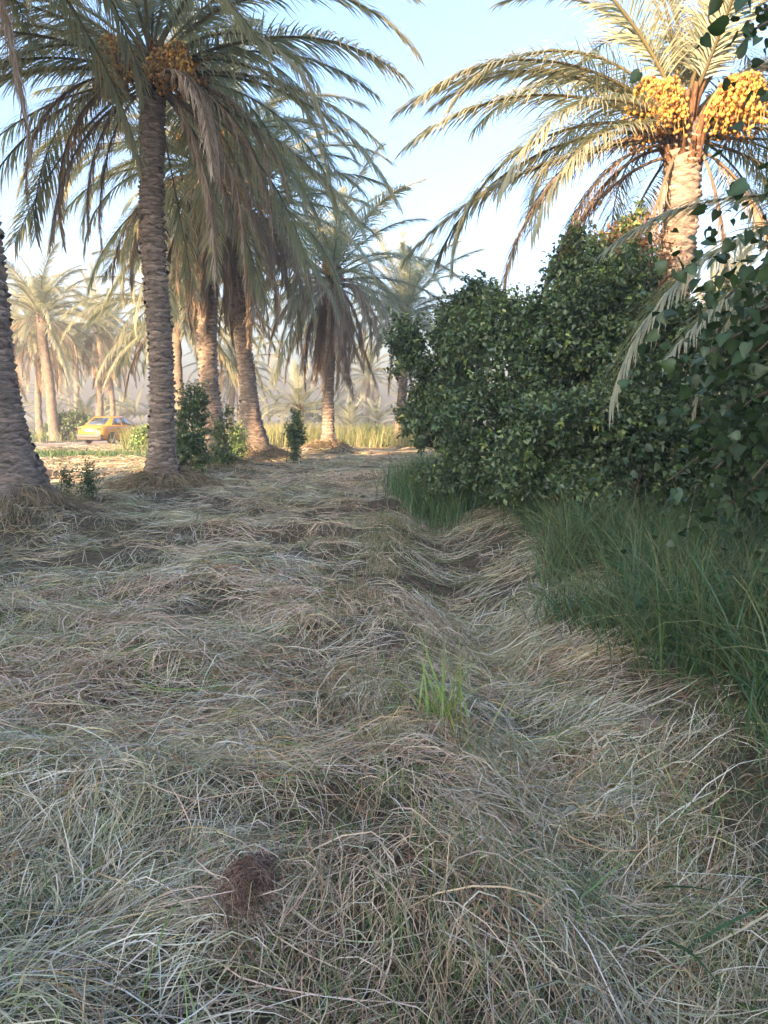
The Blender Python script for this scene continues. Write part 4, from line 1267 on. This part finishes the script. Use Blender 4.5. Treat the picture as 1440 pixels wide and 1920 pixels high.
            V = np.array([(xx + math.cos(t) * rr, sgn * (.812 + .004 * s_), .275 + math.sin(t) * rr) for t in aa for (rr, s_) in ((.0, 0), (.335, 0), (.335, 1))])
            Q = [(3 * q, 3 * q + 3, 3 * q + 4, 3 * q + 1) for q in range(15)]
            ar.add(V, Q).build('wheel_arch', M['car_black'], root)
    MB().box((.012, 0, .70), (.02, .25, .06)).build('number_plate', M['plate'], root)
    mb = MB(); mb.tube(np.array([(-.05, -.4, .26), (.5, -.4, .25)]), .025, 8); mb.build('exhaust_pipe', M['car_grey'], root)
    MB().box((1.9, 0, .24), (1.6, .62, .05)).build('underbody', M['car_black'], root)
    return root
pc = at(168, 833, 38.6)
car((pc.x, 38.6, H(pc.x, 38.6) + .075), math.pi / 2 - R(22))

# ------------------------------------------------------------------ small things on the ground
def lump(name, u, v, Y, size, mat, label, cat, seed, smooth=False, sink=.3):
    r_ = np.random.default_rng(seed)
    p = at(u, v, Y)
    n, k = 9, 14
    V = []
    for a in range(n):
        th = PI * a / (n - 1)
        for b_ in range(k):
            ph = 2 * PI * b_ / k
            d = 1 + .55 * (float(fbm(np.array(2.2 * math.sin(th) * math.cos(ph) + 5 + seed), np.array(2.2 * math.sin(th) * math.sin(ph) + 2.2 * math.cos(th) + 5), 121, 3)) - .5) + r_.normal(0, .04)
            V.append((math.sin(th) * math.cos(ph) * d * size[0], math.sin(th) * math.sin(ph) * d * size[1], math.cos(th) * d * size[2]))
    Q = [(a * k + b_, (a + 1) * k + b_, (a + 1) * k + (b_ + 1) % k, a * k + (b_ + 1) % k) for a in range(n - 1) for b_ in range(k)]
    o = obj(name, make_mesh(name, V, Q, smooth=smooth), mat)
    o.location = (p.x, p.y, H(p.x, p.y) + size[2] * (1 - sink) * .6); o.rotation_euler = (0, 0, r_.random() * 6)
    return tag(o, label, cat)
lump('soil_clod', 1222, 1270, 3.75, (.10, .08, .06), M['clod'], 'pale pinkish lump of dry soil on the right bank', 'soil', 1)
lump('soil_clod', 1185, 1300, 3.65, (.05, .04, .03), M['clod'], 'smaller crumb of dry soil left below the pale lump', 'soil', 2)
lump('soil_clod', 755, 1240, 4.2, (.12, .09, .045), M['clod'], 'grey brown soil clod bared on the ridge behind the upright tuft', 'soil', 3)
lump('plastic_scrap', 385, 930, 15.3, (.07, .05, .03), M['litter'], 'scrap of pale blue plastic lying near the nearest whole palm', 'litter', 4)
# brown palm fibre in the foreground
p = at(468, 1745, 2.18)
r = np.random.default_rng(8)
n = 900
t = np.linspace(0, 1, 5)
x0 = r.normal(0, .04, n); y0 = r.normal(0, .075, n) 
az = PI / 2 + .25 + r.normal(0, .5, n); L = .06 + .08 * r.random(n)
kx = r.normal(0, 4, n)
ang = az[:, None] + kx[:, None] * t * L[:, None] * 3
X = x0[:, None] + np.cumsum(np.cos(ang) * (L / 5)[:, None], 1) - np.cos(az)[:, None] * L[:, None] / 2
Y_ = y0[:, None] + np.cumsum(np.sin(ang) * (L / 5)[:, None], 1) - np.sin(az)[:, None] * L[:, None] / 2
dome = np.clip(1 - (X / .085) ** 2 - (Y_ / .17) ** 2, 0, 1)
Z = dome * .055 * (.3 + .7 * r.random(n))[:, None] + .01
c = np.array([(.20, .12, .085), (.14, .08, .058), (.27, .18, .125), (.11, .062, .045)])[r.integers(0, 4, n)]
Vv, Qq, C = ribbons(np.stack([X, Y_, Z], -1), np.full(n, .0022), r.normal(0, .8, n), c, .6)
o = MB().add(Vv, Qq, None, C).build('palm_fibre', M['fibre'])
o.location = (p.x, p.y, H(p.x, p.y) + .075)
tag(o, 'matted brown scrap of palm fibre lying on the mown grass in front', 'palm fibre')
# torn dry leaf sheath on the right bank
p = at(1370, 1400, 3.2)
mb = MB()
for k in range(5):
    a = (-.9, .15, .5, 1.0, 1.25)[k]; l = (.08, .13, .10, .15, .07)[k]
    t = np.linspace(0, 1, 6)
    P = np.stack([np.sin(a) * l * t, -.02 * t - .02 * k, np.cos(a) * l * t * .8 + .02 * np.sin(t * 3)], -1)[None]
    V, Q, C = ribbons(P, np.array([(.012, .02, .009, .018, .012)[k]]), np.array([.5 * k - .8]), np.array([(.42, .34, .27)]), .5)
    mb.add(V, Q, None, C)
o = mb.build('dry_leaf_sheath', M['hay']); o.location = (p.x, p.y, H(p.x, p.y) + .02)
tag(o, 'torn pale dry leaf sheath sticking up on the dark right bank', 'dry leaf')

# ------------------------------------------------------------------ air
hz = MB().box((0, 60, 14), (170, 130, 15.4)).mesh('haze')
hm = bpy.data.materials.new('warm_dusty_air'); hm.use_nodes = True
nt = hm.node_tree; nt.nodes.clear()
pv = nt.nodes.new('ShaderNodeVolumePrincipled'); out = nt.nodes.new('ShaderNodeOutputMaterial')
pv.inputs['Color'].default_value = (1, 1, 1, 1)
pv.inputs['Density'].default_value = 0.0025
pv.inputs['Anisotropy'].default_value = 0.0
nt.links.new(pv.outputs[0], out.inputs['Volume'])
hz.materials.append(hm)
ho = bpy.data.objects.new('haze', hz); COL.objects.link(ho)
tag(ho, 'thin bright dusty haze over the whole grove', 'haze', kind='stuff')
